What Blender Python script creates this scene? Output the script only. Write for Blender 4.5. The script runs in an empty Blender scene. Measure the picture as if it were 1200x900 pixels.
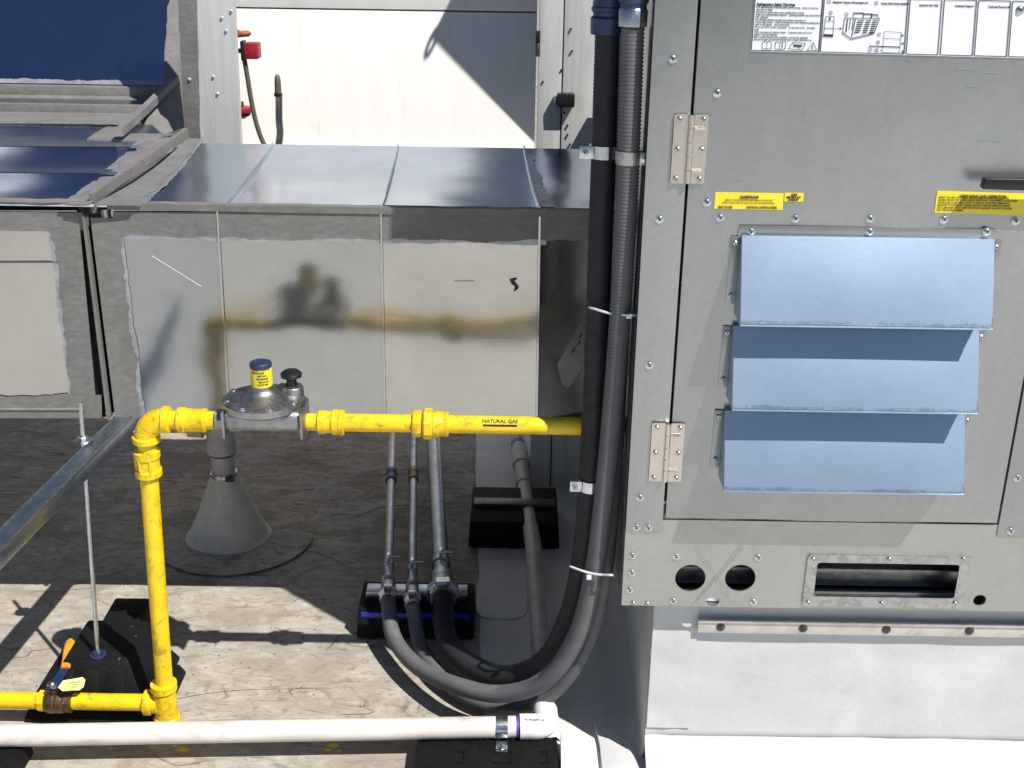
import bpy, bmesh, math, random
from mathutils import Vector, Matrix, Euler, noise

random.seed(7)
SC = bpy.context.scene
COL = SC.collection
R_ = math.radians

# ------------------------------------------------------------------ camera
CAM_H, PITCH, ROLL, FOC = 1.70, R_(21.4), R_(0.9), 1400.0
cam_d = bpy.data.cameras.new("camera")
cam = bpy.data.objects.new("camera", cam_d)
COL.objects.link(cam)
cam_d.sensor_width = 36.0
cam_d.lens = 36.0 * FOC / 1200.0
cam_d.clip_start = 0.05
cam_d.clip_end = 500
cam_rot = Matrix.Rotation(math.pi / 2 - PITCH, 3, 'X') @ Matrix.Rotation(ROLL, 3, 'Z')
cam.matrix_world = Matrix.Translation((0, 0, CAM_H)) @ cam_rot.to_4x4()
SC.camera = cam
CAM = Vector((0, 0, CAM_H))

# ------------------------------------------------------------------ light
LDIR = Vector((-0.53, 0.48, -1.0)).normalized()
sun_el = math.asin(-LDIR.z)
sun_az = math.atan2(-LDIR.x, -LDIR.y)          # clockwise from +Y
world = bpy.data.worlds.new("World")
SC.world = world
world.use_nodes = True
wn = world.node_tree
sky_n = wn.nodes.new('ShaderNodeTexSky')
sky_n.sky_type = 'NISHITA'
sky_n.sun_disc = False
sky_n.sun_elevation = sun_el
sky_n.sun_rotation = sun_az
sky_n.altitude = 200
sky_n.dust_density = 0.3
sky_n.ozone_density = 4.0
sky_n.air_density = 1.0
bg = wn.nodes['Background']
bg.inputs[1].default_value = 0.05
wn.links.new(sky_n.outputs[0], bg.inputs[0])
sun_d = bpy.data.lights.new("sun", 'SUN')
sun_d.energy = 5.0
sun_d.angle = R_(0.5)
sun_d.color = (1.0, 0.96, 0.90)
sun = bpy.data.objects.new("sun", sun_d)
COL.objects.link(sun)
sun.rotation_euler = LDIR.to_track_quat('-Z', 'Y').to_euler()
sun.location = (2, -2, 6)
vs = SC.view_settings
vs.view_transform = 'Standard'
vs.look = 'None'
vs.exposure = 0.40
vs.gamma = 1.0
SC.cycles.max_bounces = 8
SC.cycles.glossy_bounces = 5
SC.cycles.sample_clamp_indirect = 8


# ------------------------------------------------------------------ helpers
def P(u, v, X=None, Y=None, Z=None):
    """world point where the photograph's point (u, v) meets a plane of constant X, Y or Z"""
    d = cam_rot @ Vector(((u - 600) / FOC, -(v - 450) / FOC, -1.0))
    if Y is not None:
        t = Y / d.y
    elif Z is not None:
        t = (Z - CAM_H) / d.z
    else:
        t = X / d.x
    return CAM + d * t


def lerp(a, b, t):
    return a + (b - a) * t


class MB:
    def __init__(s):
        s.v, s.f, s.m = [], [], []

    def add(s, vs_, fs, mi=0):
        o = len(s.v)
        s.v += [Vector(q) for q in vs_]
        for f in fs:
            s.f.append([i + o for i in f])
            s.m.append(mi)
        return s

    def hexa(s, c, mi=0):
        """eight corners: bottom ring 0-3, top ring 4-7"""
        return s.add(c, [(3, 2, 1, 0), (4, 5, 6, 7), (0, 1, 5, 4), (1, 2, 6, 5), (2, 3, 7, 6), (3, 0, 4, 7)], mi)

    def box(s, x0, x1, y0, y1, z0, z1, bev=0.0, mi=0, seg=2):
        c = [(x0, y0, z0), (x1, y0, z0), (x1, y1, z0), (x0, y1, z0), (x0, y0, z1), (x1, y0, z1), (x1, y1, z1), (x0, y1, z1)]
        return s.bhexa(c, bev, mi, seg)

    def bhexa(s, c, bev=0.0, mi=0, seg=2):
        if bev <= 0:
            return s.hexa(c, mi)
        bm = bmesh.new()
        vv = [bm.verts.new(q) for q in c]
        for f in [(3, 2, 1, 0), (4, 5, 6, 7), (0, 1, 5, 4), (1, 2, 6, 5), (2, 3, 7, 6), (3, 0, 4, 7)]:
            bm.faces.new([vv[i] for i in f])
        bmesh.ops.bevel(bm, geom=bm.edges[:], offset=bev, segments=seg, affect='EDGES', profile=0.5)
        bm.verts.index_update()
        s.add([q.co.copy() for q in bm.verts], [[q.index for q in f.verts] for f in bm.faces], mi)
        bm.free()
        return s

    def obox(s, c, ax, ay, az, bev=0.0, mi=0):
        c, ax, ay, az = Vector(c), Vector(ax), Vector(ay), Vector(az)
        return s.bhexa([c - ax - ay - az, c + ax - ay - az, c + ax + ay - az, c - ax + ay - az,
                        c - ax - ay + az, c + ax - ay + az, c + ax + ay + az, c - ax + ay + az], bev, mi)

    def tube(s, pts, r, n=16, cap=True, mi=0, closed=False):
        pts = [Vector(p) for p in pts]
        N = len(pts)
        rs = r if isinstance(r, (list, tuple)) else [r] * N
        tans = []
        for i in range(N):
            a = pts[i - 1] if (i > 0 or closed) else pts[0]
            b = pts[(i + 1) % N] if (i < N - 1 or closed) else pts[-1]
            tans.append((b - a).normalized())
        t0 = tans[0]
        up = Vector((0, 0, 1)) if abs(t0.z) < 0.9 else Vector((0, 1, 0))
        nrm = (up - t0 * up.dot(t0)).normalized()
        vv, ff = [], []
        for i in range(N):
            t = tans[i]
            nrm = (nrm - t * nrm.dot(t)).normalized()
            bn = t.cross(nrm)
            for k in range(n):
                a = 2 * math.pi * k / n
                vv.append(pts[i] + (nrm * math.cos(a) + bn * math.sin(a)) * rs[i])
        M = N if closed else N - 1
        for i in range(M):
            j = (i + 1) % N
            for k in range(n):
                k2 = (k + 1) % n
                ff.append((i * n + k, i * n + k2, j * n + k2, j * n + k))
        if cap and not closed:
            ff.append(tuple(range(n - 1, -1, -1)))
            ff.append(tuple((N - 1) * n + k for k in range(n)))
        return s.add(vv, ff, mi)

    def lathe(s, c, axis, prof, n=24, mi=0, cap=True):
        """prof: (radius, distance along axis)"""
        c, axis = Vector(c), Vector(axis).normalized()
        up = Vector((0, 0, 1)) if abs(axis.z) < 0.9 else Vector((1, 0, 0))
        a1 = (up - axis * up.dot(axis)).normalized()
        a2 = axis.cross(a1)
        vv, ff = [], []
        for (r, h) in prof:
            for k in range(n):
                a = 2 * math.pi * (k + 0.5) / n
                vv.append(c + axis * h + (a1 * math.cos(a) + a2 * math.sin(a)) * max(r, 1e-5))
        for i in range(len(prof) - 1):
            for k in range(n):
                k2 = (k + 1) % n
                ff.append((i * n + k, i * n + k2, (i + 1) * n + k2, (i + 1) * n + k))
        if cap:
            ff.append(tuple(range(n - 1, -1, -1)))
            ff.append(tuple((len(prof) - 1) * n + k for k in range(n)))
        return s.add(vv, ff, mi)

    def prism(s, poly, off, mi=0):
        poly = [Vector(p) for p in poly]
        off = Vector(off)
        n = len(poly)
        ff = [tuple(range(n - 1, -1, -1)), tuple(range(n, 2 * n))]
        for i in range(n):
            j = (i + 1) % n
            ff.append((i, j, n + j, n + i))
        return s.add(poly + [p + off for p in poly], ff, mi)

    def grid(s, fn, nu, nv, mi=0):
        vv = [fn(i / nu, j / nv) for j in range(nv + 1) for i in range(nu + 1)]
        w = nu + 1
        ff = [(j * w + i, j * w + i + 1, (j + 1) * w + i + 1, (j + 1) * w + i) for j in range(nv) for i in range(nu)]
        return s.add(vv, ff, mi)


def catmull(pts, per=12):
    pts = [Vector(p) for p in pts]
    q = [pts[0] * 2 - pts[1]] + pts + [pts[-1] * 2 - pts[-2]]
    out = []
    for i in range(1, len(q) - 2):
        p0, p1, p2, p3 = q[i - 1:i + 3]
        for k in range(per):
            t = k / per
            out.append(0.5 * ((2 * p1) + (p2 - p0) * t + (2 * p0 - 5 * p1 + 4 * p2 - p3) * t * t + (3 * p1 - p0 - 3 * p2 + p3) * t ** 3))
    out.append(pts[-1])
    return out


def resample(pts, step):
    out = [pts[0]]
    acc = 0.0
    for a, b in zip(pts, pts[1:]):
        L = (b - a).length
        while acc + L >= step:
            t = (step - acc) / L
            a = a.lerp(b, t)
            out.append(a)
            L = (b - a).length
            acc = 0.0
        acc += L
    return out


def make_mesh(name, mb, mats, sharp=38):
    me = bpy.data.meshes.new(name)
    me.from_pydata([tuple(v) for v in mb.v], [], mb.f)
    for m in (mats if isinstance(mats, (list, tuple)) else [mats]):
        me.materials.append(m)
    me.polygons.foreach_set('material_index', mb.m)
    me.polygons.foreach_set('use_smooth', [True] * len(me.polygons))
    bm = bmesh.new()
    bm.from_mesh(me)
    bmesh.ops.recalc_face_normals(bm, faces=bm.faces)
    bm.to_mesh(me)
    bm.free()
    me.set_sharp_from_angle(angle=R_(sharp))
    me.update()
    return me


def wloc(o):
    l = Vector((0, 0, 0))
    while o is not None:
        l += o.location
        o = o.parent
    return l


def tag(o, label=None, cat=None, group=None, kind=None):
    for k, val in (('label', label), ('category', cat), ('group', group), ('kind', kind)):
        if val:
            o[k] = val
    return o


def part(name, mb, mats, parent=None, base=False, sharp=38, keep0=False):
    """link a mesh built in world coordinates as one object, its origin at its own middle (or base)"""
    lo = Vector([min(v[i] for v in mb.v) for i in range(3)])
    hi = Vector([max(v[i] for v in mb.v) for i in range(3)])
    c = (lo + hi) / 2
    if base or parent is None:
        c.z = lo.z
    if keep0:
        c = Vector((0, 0, 0))
    mb.v = [v - c for v in mb.v]
    o = bpy.data.objects.new(name, make_mesh(name, mb, mats, sharp))
    COL.objects.link(o)
    if parent is not None:
        o.parent = parent
        o.location = c - wloc(parent)
    else:
        o.location = c
    return o


def thing(name, loc, label, cat, group=None):
    o = bpy.data.objects.new(name, None)
    o.empty_display_size = 0.05
    COL.objects.link(o)
    o.location = Vector(loc)
    return tag(o, label, cat, group)


def inst(name, me, parent, at_, rot=None):
    o = bpy.data.objects.new(name, me)
    COL.objects.link(o)
    o.parent = parent
    o.location = Vector(at_) - wloc(parent)
    if rot is not None:
        o.rotation_euler = rot
    return o


def plate(mb, outline, holes, y, th, mi=0):
    """plate in an XZ plane with real holes; front face at y, thickness th backwards"""
    cu = bpy.data.curves.new("plate", 'CURVE')
    cu.dimensions = '2D'
    cu.fill_mode = 'BOTH'
    cu.extrude = th / 2
    for pl in [outline] + holes:
        sp = cu.splines.new('POLY')
        sp.points.add(len(pl) - 1)
        for q, (a, b) in zip(sp.points, pl):
            q.co = (a, b, 0, 1)
        sp.use_cyclic_u = True
    ob = bpy.data.objects.new("plate", cu)
    COL.objects.link(ob)
    dg = bpy.context.evaluated_depsgraph_get()
    me = bpy.data.meshes.new_from_object(ob.evaluated_get(dg))
    mb.add([(v.co.x, y + th / 2 - v.co.z, v.co.y) for v in me.vertices], [list(p.vertices) for p in me.polygons], mi)
    bpy.data.objects.remove(ob)
    bpy.data.curves.remove(cu)
    bpy.data.meshes.remove(me)
    return mb


def text(mb, s_, size, fn, align='LEFT', mi=0, bold=0.0, sx=1.0):
    """flat lettering; fn maps (x, y) in metres to a world point"""
    cu = bpy.data.curves.new("t", 'FONT')
    cu.body = s_
    cu.size = size
    cu.align_x = align
    cu.resolution_u = 2
    cu.offset = bold
    ob = bpy.data.objects.new("t", cu)
    COL.objects.link(ob)
    dg = bpy.context.evaluated_depsgraph_get()
    me = bpy.data.meshes.new_from_object(ob.evaluated_get(dg))
    mb.add([fn(v.co.x * sx, v.co.y) for v in me.vertices], [list(p.vertices) for p in me.polygons], mi)
    bpy.data.objects.remove(ob)
    bpy.data.curves.remove(cu)
    bpy.data.meshes.remove(me)
    return mb


# ------------------------------------------------------------------ materials
def new_mat(name):
    m = bpy.data.materials.new(name)
    m.use_nodes = True
    return m, m.node_tree, m.node_tree.nodes['Principled BSDF']


def N(nt, t, **kw):
    n = nt.nodes.new(t)
    for k, v in kw.items():
        setattr(n, k, v)
    return n


def coords(nt, scale=(1, 1, 1), world_=True):
    if world_:
        g = N(nt, 'ShaderNodeNewGeometry')
        src = g.outputs['Position']
    else:
        src = N(nt, 'ShaderNodeTexCoord').outputs['Object']
    mp = N(nt, 'ShaderNodeMapping')
    mp.inputs['Scale'].default_value = scale
    nt.links.new(src, mp.inputs['Vector'])
    return mp.outputs['Vector']


def noise_n(nt, vec, scale, detail=4, rough=0.55, dist=0.0):
    n = N(nt, 'ShaderNodeTexNoise')
    n.inputs['Scale'].default_value = scale
    n.inputs['Detail'].default_value = detail
    n.inputs['Roughness'].default_value = rough
    n.inputs['Distortion'].default_value = dist
    nt.links.new(vec, n.inputs['Vector'])
    return n.outputs['Fac']


def ramp(nt, fac, stops):
    r = N(nt, 'ShaderNodeValToRGB')
    e = r.color_ramp.elements
    while len(e) < len(stops):
        e.new(0.5)
    for q, (p, c) in zip(e, stops):
        q.position = p
        q.color = (c[0], c[1], c[2], 1) if isinstance(c, (tuple, list)) else (c, c, c, 1)
    nt.links.new(fac, r.inputs['Fac'])
    return r.outputs['Color']


def mix(nt, fac, a, b, mode='MIX'):
    m = N(nt, 'ShaderNodeMix', data_type='RGBA', blend_type=mode)
    for i, val in ((0, fac), (6, a), (7, b)):
        if hasattr(val, 'links') or hasattr(val, 'is_linked'):
            nt.links.new(val, m.inputs[i])
        elif i == 0:
            m.inputs[0].default_value = val
        else:
            m.inputs[i].default_value = (val[0], val[1], val[2], 1)
    return m.outputs[2]


def bump(nt, bsdf, h, strength=0.3, dist=0.01, prev=None):
    b = N(nt, 'ShaderNodeBump')
    b.inputs['Strength'].default_value = strength
    b.inputs['Distance'].default_value = dist
    nt.links.new(h, b.inputs['Height'])
    if prev is not None:
        nt.links.new(prev, b.inputs['Normal'])
    nt.links.new(b.outputs['Normal'], bsdf.inputs['Normal'])
    return b.outputs['Normal']


def simple(name, col, rough=0.5, metal=0.0, var=0.25, vscale=12, bmp=0.0, bscale=80, dirt=None, dirt_amt=0.5, dscale=9, spec=0.5, stretch=(1, 1, 1)):
    m, nt, b = new_mat(name)
    vec = coords(nt, stretch)
    n1 = noise_n(nt, vec, vscale)
    lo = tuple(c * (1 - var) for c in col)
    hi = tuple(min(1, c * (1 + var * 0.6)) for c in col)
    c = ramp(nt, n1, [(0.3, lo), (0.7, hi)])
    if dirt:
        n2 = noise_n(nt, vec, dscale, 8, 0.7, 0.6)
        f = ramp(nt, n2, [(0.62 - 0.25 * dirt_amt, 0.0), (0.72, 1.0)])
        c = mix(nt, f, c, dirt)
    nt.links.new(c, b.inputs['Base Color'])
    b.inputs['Metallic'].default_value = metal
    b.inputs['Specular IOR Level'].default_value = spec
    r = ramp(nt, noise_n(nt, vec, vscale * 2.3), [(0.3, rough * 0.8), (0.75, min(1, rough * 1.2))])
    nt.links.new(r, b.inputs['Roughness'])
    if bmp:
        bump(nt, b, noise_n(nt, vec, bscale, 5), bmp, 0.004)
    return m


def galv(name, col, rough, spangle=0.12, wav=0.0, streak=0.0, scratch=0.0, aniso=0.0, smear=0.0, big_=0.35, sps=70, rv=0.8, metal=1.0):
    m, nt, b = new_mat(name)
    vec = coords(nt)
    vo = N(nt, 'ShaderNodeTexVoronoi')
    vo.inputs['Scale'].default_value = sps
    nt.links.new(vec, vo.inputs['Vector'])
    sep = N(nt, 'ShaderNodeSeparateColor')
    nt.links.new(vo.outputs['Color'], sep.inputs[0])
    lo = tuple(c * (1 - spangle) for c in col)
    c = mix(nt, sep.outputs[0], lo, col)
    big = noise_n(nt, vec, 3.2, 5, 0.6, 0.5)
    c = mix(nt, ramp(nt, big, [(0.35, 0.0), (0.75, big_)]), c, tuple(q * 0.72 for q in col))
    if streak:
        st = noise_n(nt, coords(nt, (18, 18, 0.8)), 3, 4)
        c = mix(nt, ramp(nt, st, [(0.45, 0.0), (0.75, streak)]), c, tuple(q * 0.6 for q in col))
    if smear:
        sm = noise_n(nt, coords(nt, (4, 1, 7)), 2.0, 6, 0.65, 1.0)
        c = mix(nt, ramp(nt, sm, [(0.58, 0.0), (0.74, smear)]), c, (0.34, 0.33, 0.3))
    fine = noise_n(nt, vec, 160, 2)
    rr = N(nt, 'ShaderNodeMath', operation='MULTIPLY_ADD')
    nt.links.new(noise_n(nt, vec, 9, 6, 0.65), rr.inputs[0])
    rr.inputs[1].default_value = rough * rv
    rr.inputs[2].default_value = rough * (1 - rv / 2)
    nt.links.new(rr.outputs[0], b.inputs['Roughness'])
    nt.links.new(c, b.inputs['Base Color'])
    b.inputs['Metallic'].default_value = metal
    nrm = bump(nt, b, fine, 0.04, 0.002)
    if scratch:
        sc = noise_n(nt, coords(nt, (3, 40, 90)), 4, 3, 0.5)
        nrm = bump(nt, b, sc, scratch, 0.001, nrm)
    if wav:
        nrm = bump(nt, b, noise_n(nt, coords(nt, (1, 1, 1.4)), 2.6, 2, 0.4), wav, 0.05, nrm)
    return m


M = {}
for k_, c_ in (('duct', (0.46, 0.45, 0.415)), ('duct_mid_reflect', (0.40, 0.40, 0.385)), ('duct_dark_reflect', (0.345, 0.355, 0.36))):  # tones stand in for darker and brighter reflections across the panels
    M[k_] = galv(k_ + '_galvanised', c_, 0.155, 0.05, 0.30, 0.0, 0.03, smear=0.08, rv=0.6, big_=0.6, metal=0.96)
M['duct_top'] = galv('duct_top_galvanised', (0.64, 0.72, 0.83), 0.20, 0.05, 0.08, smear=0.08, big_=0.25)  # pale blue of the reflected sky put into the base colour
M['duct_sky_tint'] = galv('duct_slope_galvanised', (0.36, 0.43, 0.60), 0.16, 0.04, 0.05, smear=0.04)  # deep blue sky reflection tinted into the grey zinc's base colour
M['unit'] = galv('unit_galvanised', (0.355, 0.365, 0.362), 0.29, 0.07, 0.06, 0.12, sps=110, smear=0.22, big_=0.50, metal=0.72)
M['rail'] = galv('rail_galvanised', (0.41, 0.405, 0.38), 0.42, 0.06, 0.03, smear=0.3, sps=120, metal=0.78)
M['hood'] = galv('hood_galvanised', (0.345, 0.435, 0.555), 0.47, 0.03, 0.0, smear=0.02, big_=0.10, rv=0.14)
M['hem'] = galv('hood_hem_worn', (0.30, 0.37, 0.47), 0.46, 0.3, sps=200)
M['frame'] = galv('frame_spangled', (0.48, 0.48, 0.47), 0.35, 0.35, sps=110)
M['column'] = simple('column_sheet', (0.60, 0.60, 0.59), 0.5, 0.25, 0.10, 6, 0, 80, (0.46, 0.46, 0.46), 0.35, 4, stretch=(9, 9, 0.5))
M['steel'] = simple('zinc_steel', (0.55, 0.57, 0.6), 0.28, 1.0, 0.2, 60)
M['conduit'] = simple('rigid_conduit_zinc', (0.33, 0.36, 0.40), 0.38, 1.0, 0.3, 25)
M['strut'] = simple('strut_zinc', (0.42, 0.48, 0.58), 0.36, 1.0, 0.15, 20)
M['stainless'] = simple('hinge_stainless', (0.60, 0.55, 0.49), 0.36, 1.0, 0.12, 30, stretch=(40, 1, 1))
M['cast'] = simple('cast_aluminium', (0.34, 0.34, 0.345), 0.46, 1.0, 0.3, 40, 0.25, 300)
M['brass'] = simple('old_brass', (0.22, 0.15, 0.075), 0.45, 0.9, 0.4, 60, 0.2, 200)
M['yellow'] = simple('yellow_pipe_paint', (0.80, 0.54, 0.008), 0.42, 0, 0.12, 18, 0.25, 160, (0.16, 0.11, 0.03), 0.36, 34, stretch=(1, 1, 1))
M['yellow_fit'] = simple('yellow_fitting_paint', (0.80, 0.53, 0.006), 0.45, 0, 0.18, 30, 0.5, 120, (0.18, 0.12, 0.02), 0.40, 46)
M['pvc'] = simple('white_pvc', (0.66, 0.62, 0.58), 0.42, 0, 0.12, 14, 0.0, 80, (0.40, 0.36, 0.33), 0.33, 16, stretch=(0.4, 1, 1))
M['pvc_fit'] = simple('white_pvc_fitting', (0.80, 0.80, 0.79), 0.3, 0, 0.05, 20)
M['pvc_grey'] = simple('weathered_pvc', (0.42, 0.39, 0.37), 0.5, 0, 0.2, 20)
M['primer'] = simple('purple_primer', (0.10, 0.04, 0.30), 0.5, 0, 0.4, 60)
M['flex'] = simple('grey_liquidtight', (0.13, 0.132, 0.137), 0.6, 0, 0.12, 20, spec=0.3)
M['flex_dark'] = simple('dark_liquidtight', (0.022, 0.024, 0.028), 0.6, 0, 0.2, 20, spec=0.3)
M['rubber'] = simple('black_rubber', (0.006, 0.006, 0.0065), 0.75, 0, 0.4, 40, 0.4, 120, spec=0.2)
M['black'] = simple('black_plastic', (0.010, 0.010, 0.011), 0.35, 0, 0.2, 40)
M['dark'] = simple('dark_cavity', (0.02, 0.02, 0.022), 0.7, 0, 0.3, 20)
M['navy'] = simple('dark_blue_fitting', (0.03, 0.05, 0.11), 0.42, 0.3, 0.3, 40)
M['blue_vinyl'] = simple('blue_handle_steel', (0.03, 0.06, 0.20), 0.35, 0.6, 0.2, 60)
M['blue_stripe'] = simple('blue_reflective_stripe', (0.02, 0.03, 0.42), 0.4, 0, 0.2, 30)
M['orange'] = simple('orange_vinyl', (0.75, 0.33, 0.015), 0.5, 0, 0.3, 40, 0, 80, (0.10, 0.06, 0.02), 0.2, 60)
M['red'] = simple('dark_red_paint', (0.28, 0.012, 0.022), 0.45, 0, 0.2, 30)
M['rust'] = simple('orange_rust_lever', (0.32, 0.09, 0.035), 0.55, 0, 0.3, 60)
M['olive'] = simple('olive_cap', (0.11, 0.10, 0.07), 0.5, 0, 0.2, 60)
M['sticker_y'] = simple('yellow_sticker', (0.84, 0.66, 0.03), 0.45, 0, 0.05, 20)
M['sticker_w'] = simple('white_sticker', (0.78, 0.80, 0.86), 0.35, 0, 0.03, 20)
M['ink'] = simple('black_ink', (0.015, 0.015, 0.015), 0.5, 0, 0.1, 20)
M['ink_soft'] = simple('grey_ink', (0.10, 0.10, 0.11), 0.5, 0, 0.1, 20)
M['tag'] = simple('pale_yellow_tag', (0.75, 0.72, 0.25), 0.6, 0, 0.1, 60)
M['tie'] = simple('white_nylon_tie', (0.62, 0.64, 0.66), 0.4, 0, 0.05, 40)
M['bar'] = simple('termination_bar', (0.58, 0.54, 0.50), 0.45, 0.4, 0.15, 30, 0, 80, (0.40, 0.36, 0.32), 0.3, 20)
M['bolt_dark'] = simple('weathered_bolt', (0.10, 0.095, 0.09), 0.4, 0.8, 0.5, 120)
M['mark'] = simple('scribed_line', (0.40, 0.40, 0.385), 0.45, 0.7, 0.2, 80)
M['white_paint'] = simple('white_wall_paint', (0.82, 0.81, 0.79), 0.45, 0, 0.04, 4, 0.05, 40, (0.66, 0.64, 0.60), 0.12, 3, stretch=(5, 5, 0.8))
M['wall_gap'] = simple('seam_dark', (0.14, 0.14, 0.15), 0.7, 0, 0.2, 20)
M['scrap'] = simple('white_membrane_scrap', (0.78, 0.77, 0.74), 0.55, 0, 0.06, 20, 0.2, 60, (0.25, 0.23, 0.20), 0.15, 30)


def mastic_mat(name, col, var, metal=0.0):
    m, nt, b = new_mat(name)
    vec = coords(nt)
    v2 = coords(nt, (1, 1, 1))
    n1 = noise_n(nt, vec, 13, 6, 0.55, 0.8)
    n2 = noise_n(nt, coords(nt, (9, 14, 22)), 5, 5, 0.6, 0.6)
    mx = N(nt, 'ShaderNodeMath', operation='MULTIPLY')
    nt.links.new(n1, mx.inputs[0])
    nt.links.new(n2, mx.inputs[1])
    c = ramp(nt, mx.outputs[0], [(0.08, tuple(q * (1 - var) for q in col)), (0.45, tuple(q * (1 + var * 0.7) for q in col))])
    nt.links.new(c, b.inputs['Base Color'])
    b.inputs['Roughness'].default_value = 0.62 - 0.2 * metal
    b.inputs['Metallic'].default_value = metal
    bump(nt, b, mx.outputs[0], 0.3, 0.006)
    return m


M['mastic'] = mastic_mat('grey_duct_mastic', (0.175, 0.17, 0.163), 0.30)
M['smear'] = mastic_mat('thin_mastic_smear', (0.40, 0.42, 0.44), 0.35, 0.65)


def roof_mat(name, base, grime, dark, amt, wr=0.5, crease=0.0):
    m, nt, b = new_mat(name)
    vec = coords(nt)
    big = noise_n(nt, coords(nt, (1, 2.6, 1)), 2.3, 9, 0.68, 1.2)
    mid = noise_n(nt, coords(nt, (1, 1.8, 1)), 11, 9, 0.72, 1.6)
    fine = noise_n(nt, vec, 55, 6, 0.7, 0.5)
    spk = noise_n(nt, vec, 120, 2, 0.5)
    c = ramp(nt, big, [(0.30, base), (0.72, tuple(q * 0.80 for q in base))])
    c = mix(nt, ramp(nt, mid, [(0.52 - 0.14 * amt, 0.0), (0.70, 0.92)]), c, grime)
    c = mix(nt, ramp(nt, fine, [(0.56, 0.0), (0.80, 0.75 * amt)]), c, dark)
    c = mix(nt, ramp(nt, spk, [(0.72, 0.0), (0.78, 0.7)]), c, dark)
    # scuffs: thin stretched streaks in two directions
    for ang, sc_, th in ((0.35, 3.0, 0.645), (-0.6, 3.6, 0.65), (1.1, 4.5, 0.67)):
        g = N(nt, 'ShaderNodeNewGeometry')
        mp = N(nt, 'ShaderNodeMapping')
        mp.inputs['Rotation'].default_value = (0, 0, ang)
        mp.inputs['Scale'].default_value = (2.2, 9, 1)
        nt.links.new(g.outputs['Position'], mp.inputs['Vector'])
        s_ = noise_n(nt, mp.outputs['Vector'], sc_, 7, 0.68, 1.4)
        c = mix(nt, ramp(nt, s_, [(th - 0.06, 0.0), (th + 0.02, 0.42 * amt)]), c, tuple(q * 1.9 for q in dark))
    ridge = None
    if crease:
        for sc_, of_, wd_ in ((1.1, 0.0, 0.006), (1.9, 7.0, 0.005)):
            g = N(nt, 'ShaderNodeNewGeometry')
            mp = N(nt, 'ShaderNodeMapping')
            mp.inputs['Location'].default_value = (of_, of_, 0)
            mp.inputs['Scale'].default_value = (1, 1.7, 1)
            nt.links.new(g.outputs['Position'], mp.inputs['Vector'])
            cn = noise_n(nt, mp.outputs['Vector'], sc_, 3, 0.5, 0.4)
            ln = ramp(nt, cn, [(0.5 - wd_, 0.0), (0.5, 1.0)])
            ln.node.color_ramp.elements.new(0.5 + wd_).color = (0, 0, 0, 1)
            brk_ = ramp(nt, noise_n(nt, mp.outputs['Vector'], sc_ * 2.2, 2), [(0.50, 0.0), (0.62, 0.8)])
            ln = mix(nt, 1.0, ln, brk_, 'MULTIPLY')
            c = mix(nt, mix(nt, 1.0, ln, (crease, crease, crease), 'MULTIPLY'), c, tuple(q * 1.2 for q in dark))
            ridge = ln if ridge is None else mix(nt, 1.0, ridge, ln, 'ADD')
        # broad water stains
        st = noise_n(nt, coords(nt, (1, 1.5, 1)), 4.2, 3, 0.5, 0.8)
        c = mix(nt, ramp(nt, st, [(0.54, 0.0), (0.60, 0.5)]), c, grime)
    nt.links.new(c, b.inputs['Base Color'])
    b.inputs['Roughness'].default_value = 0.75
    b.inputs['Specular IOR Level'].default_value = 0.3
    nrm = bump(nt, b, noise_n(nt, coords(nt, (1, 2.2, 1)), 5, 5, 0.55, 1.0), wr, 0.012)
    nrm = bump(nt, b, fine, 0.3, 0.003, nrm)
    if ridge is not None:
        bump(nt, b, ridge, 0.8, 0.006, nrm)
    return m


M['roof_old'] = roof_mat('weathered_roof_membrane', (0.50, 0.465, 0.41), (0.25, 0.215, 0.172), (0.075, 0.062, 0.048), 1.4, 0.5, 0.4)
M['roof_dirty_shade'] = roof_mat('dirty_shade_roof_membrane', (0.52, 0.48, 0.42), (0.16, 0.14, 0.115), (0.045, 0.038, 0.03), 1.5, 0.5, 0.4)  # real grime, darkened further to deepen the shade under the duct
M['roof_new'] = roof_mat('clean_roof_membrane', (0.66, 0.66, 0.65), (0.52, 0.51, 0.49), (0.20, 0.19, 0.18), 0.25, 0.35)
M['curb'] = roof_mat('curb_membrane', (0.57, 0.575, 0.58), (0.53, 0.535, 0.535), (0.50, 0.49, 0.47), 0.04, 0.12)
M['boot'] = roof_mat('boot_membrane', (0.68, 0.63, 0.55), (0.50, 0.46, 0.40), (0.13, 0.115, 0.095), 0.6, 0.4)

# ------------------------------------------------------------------ shared small meshes
def screw_mesh(r=0.0062, washer=True, mats=None):
    mb = MB()
    pr = [(r * 1.25, 0), (r * 1.25, 0.0012)] if washer else [(r, 0)]
    pr += [(r * 0.95, 0.0014), (r * 0.9, 0.0030), (r * 0.62, 0.0042)]
    mb.lathe((0, 0, 0), (0, -1, 0), pr, 10, 0)
    mb.box(-r * 0.30, r * 0.30, -0.0047, -0.0040, -r * 0.30, r * 0.30, 0, 1)
    return make_mesh('screw', mb, mats or [M['steel'], M['dark']])


SCREW = screw_mesh()
SCREW_S = screw_mesh(0.0048, False)
BOLT = screw_mesh(0.0075, True, [M['bolt_dark'], M['dark']])
RIVET = screw_mesh(0.0050, False, [M['column'], M['wall_gap']])

RIVET_D = screw_mesh(0.0036, False, [M['bolt_dark'], M['dark']])

# ================================================================== SETTING
# roof
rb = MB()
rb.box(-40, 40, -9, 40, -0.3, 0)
roof = part('roof', rb, M['roof_dirty_shade'], keep0=True)
tag(roof, 'grimy white membrane roof with scuffs and wrinkles', 'roof', kind='structure')


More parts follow.
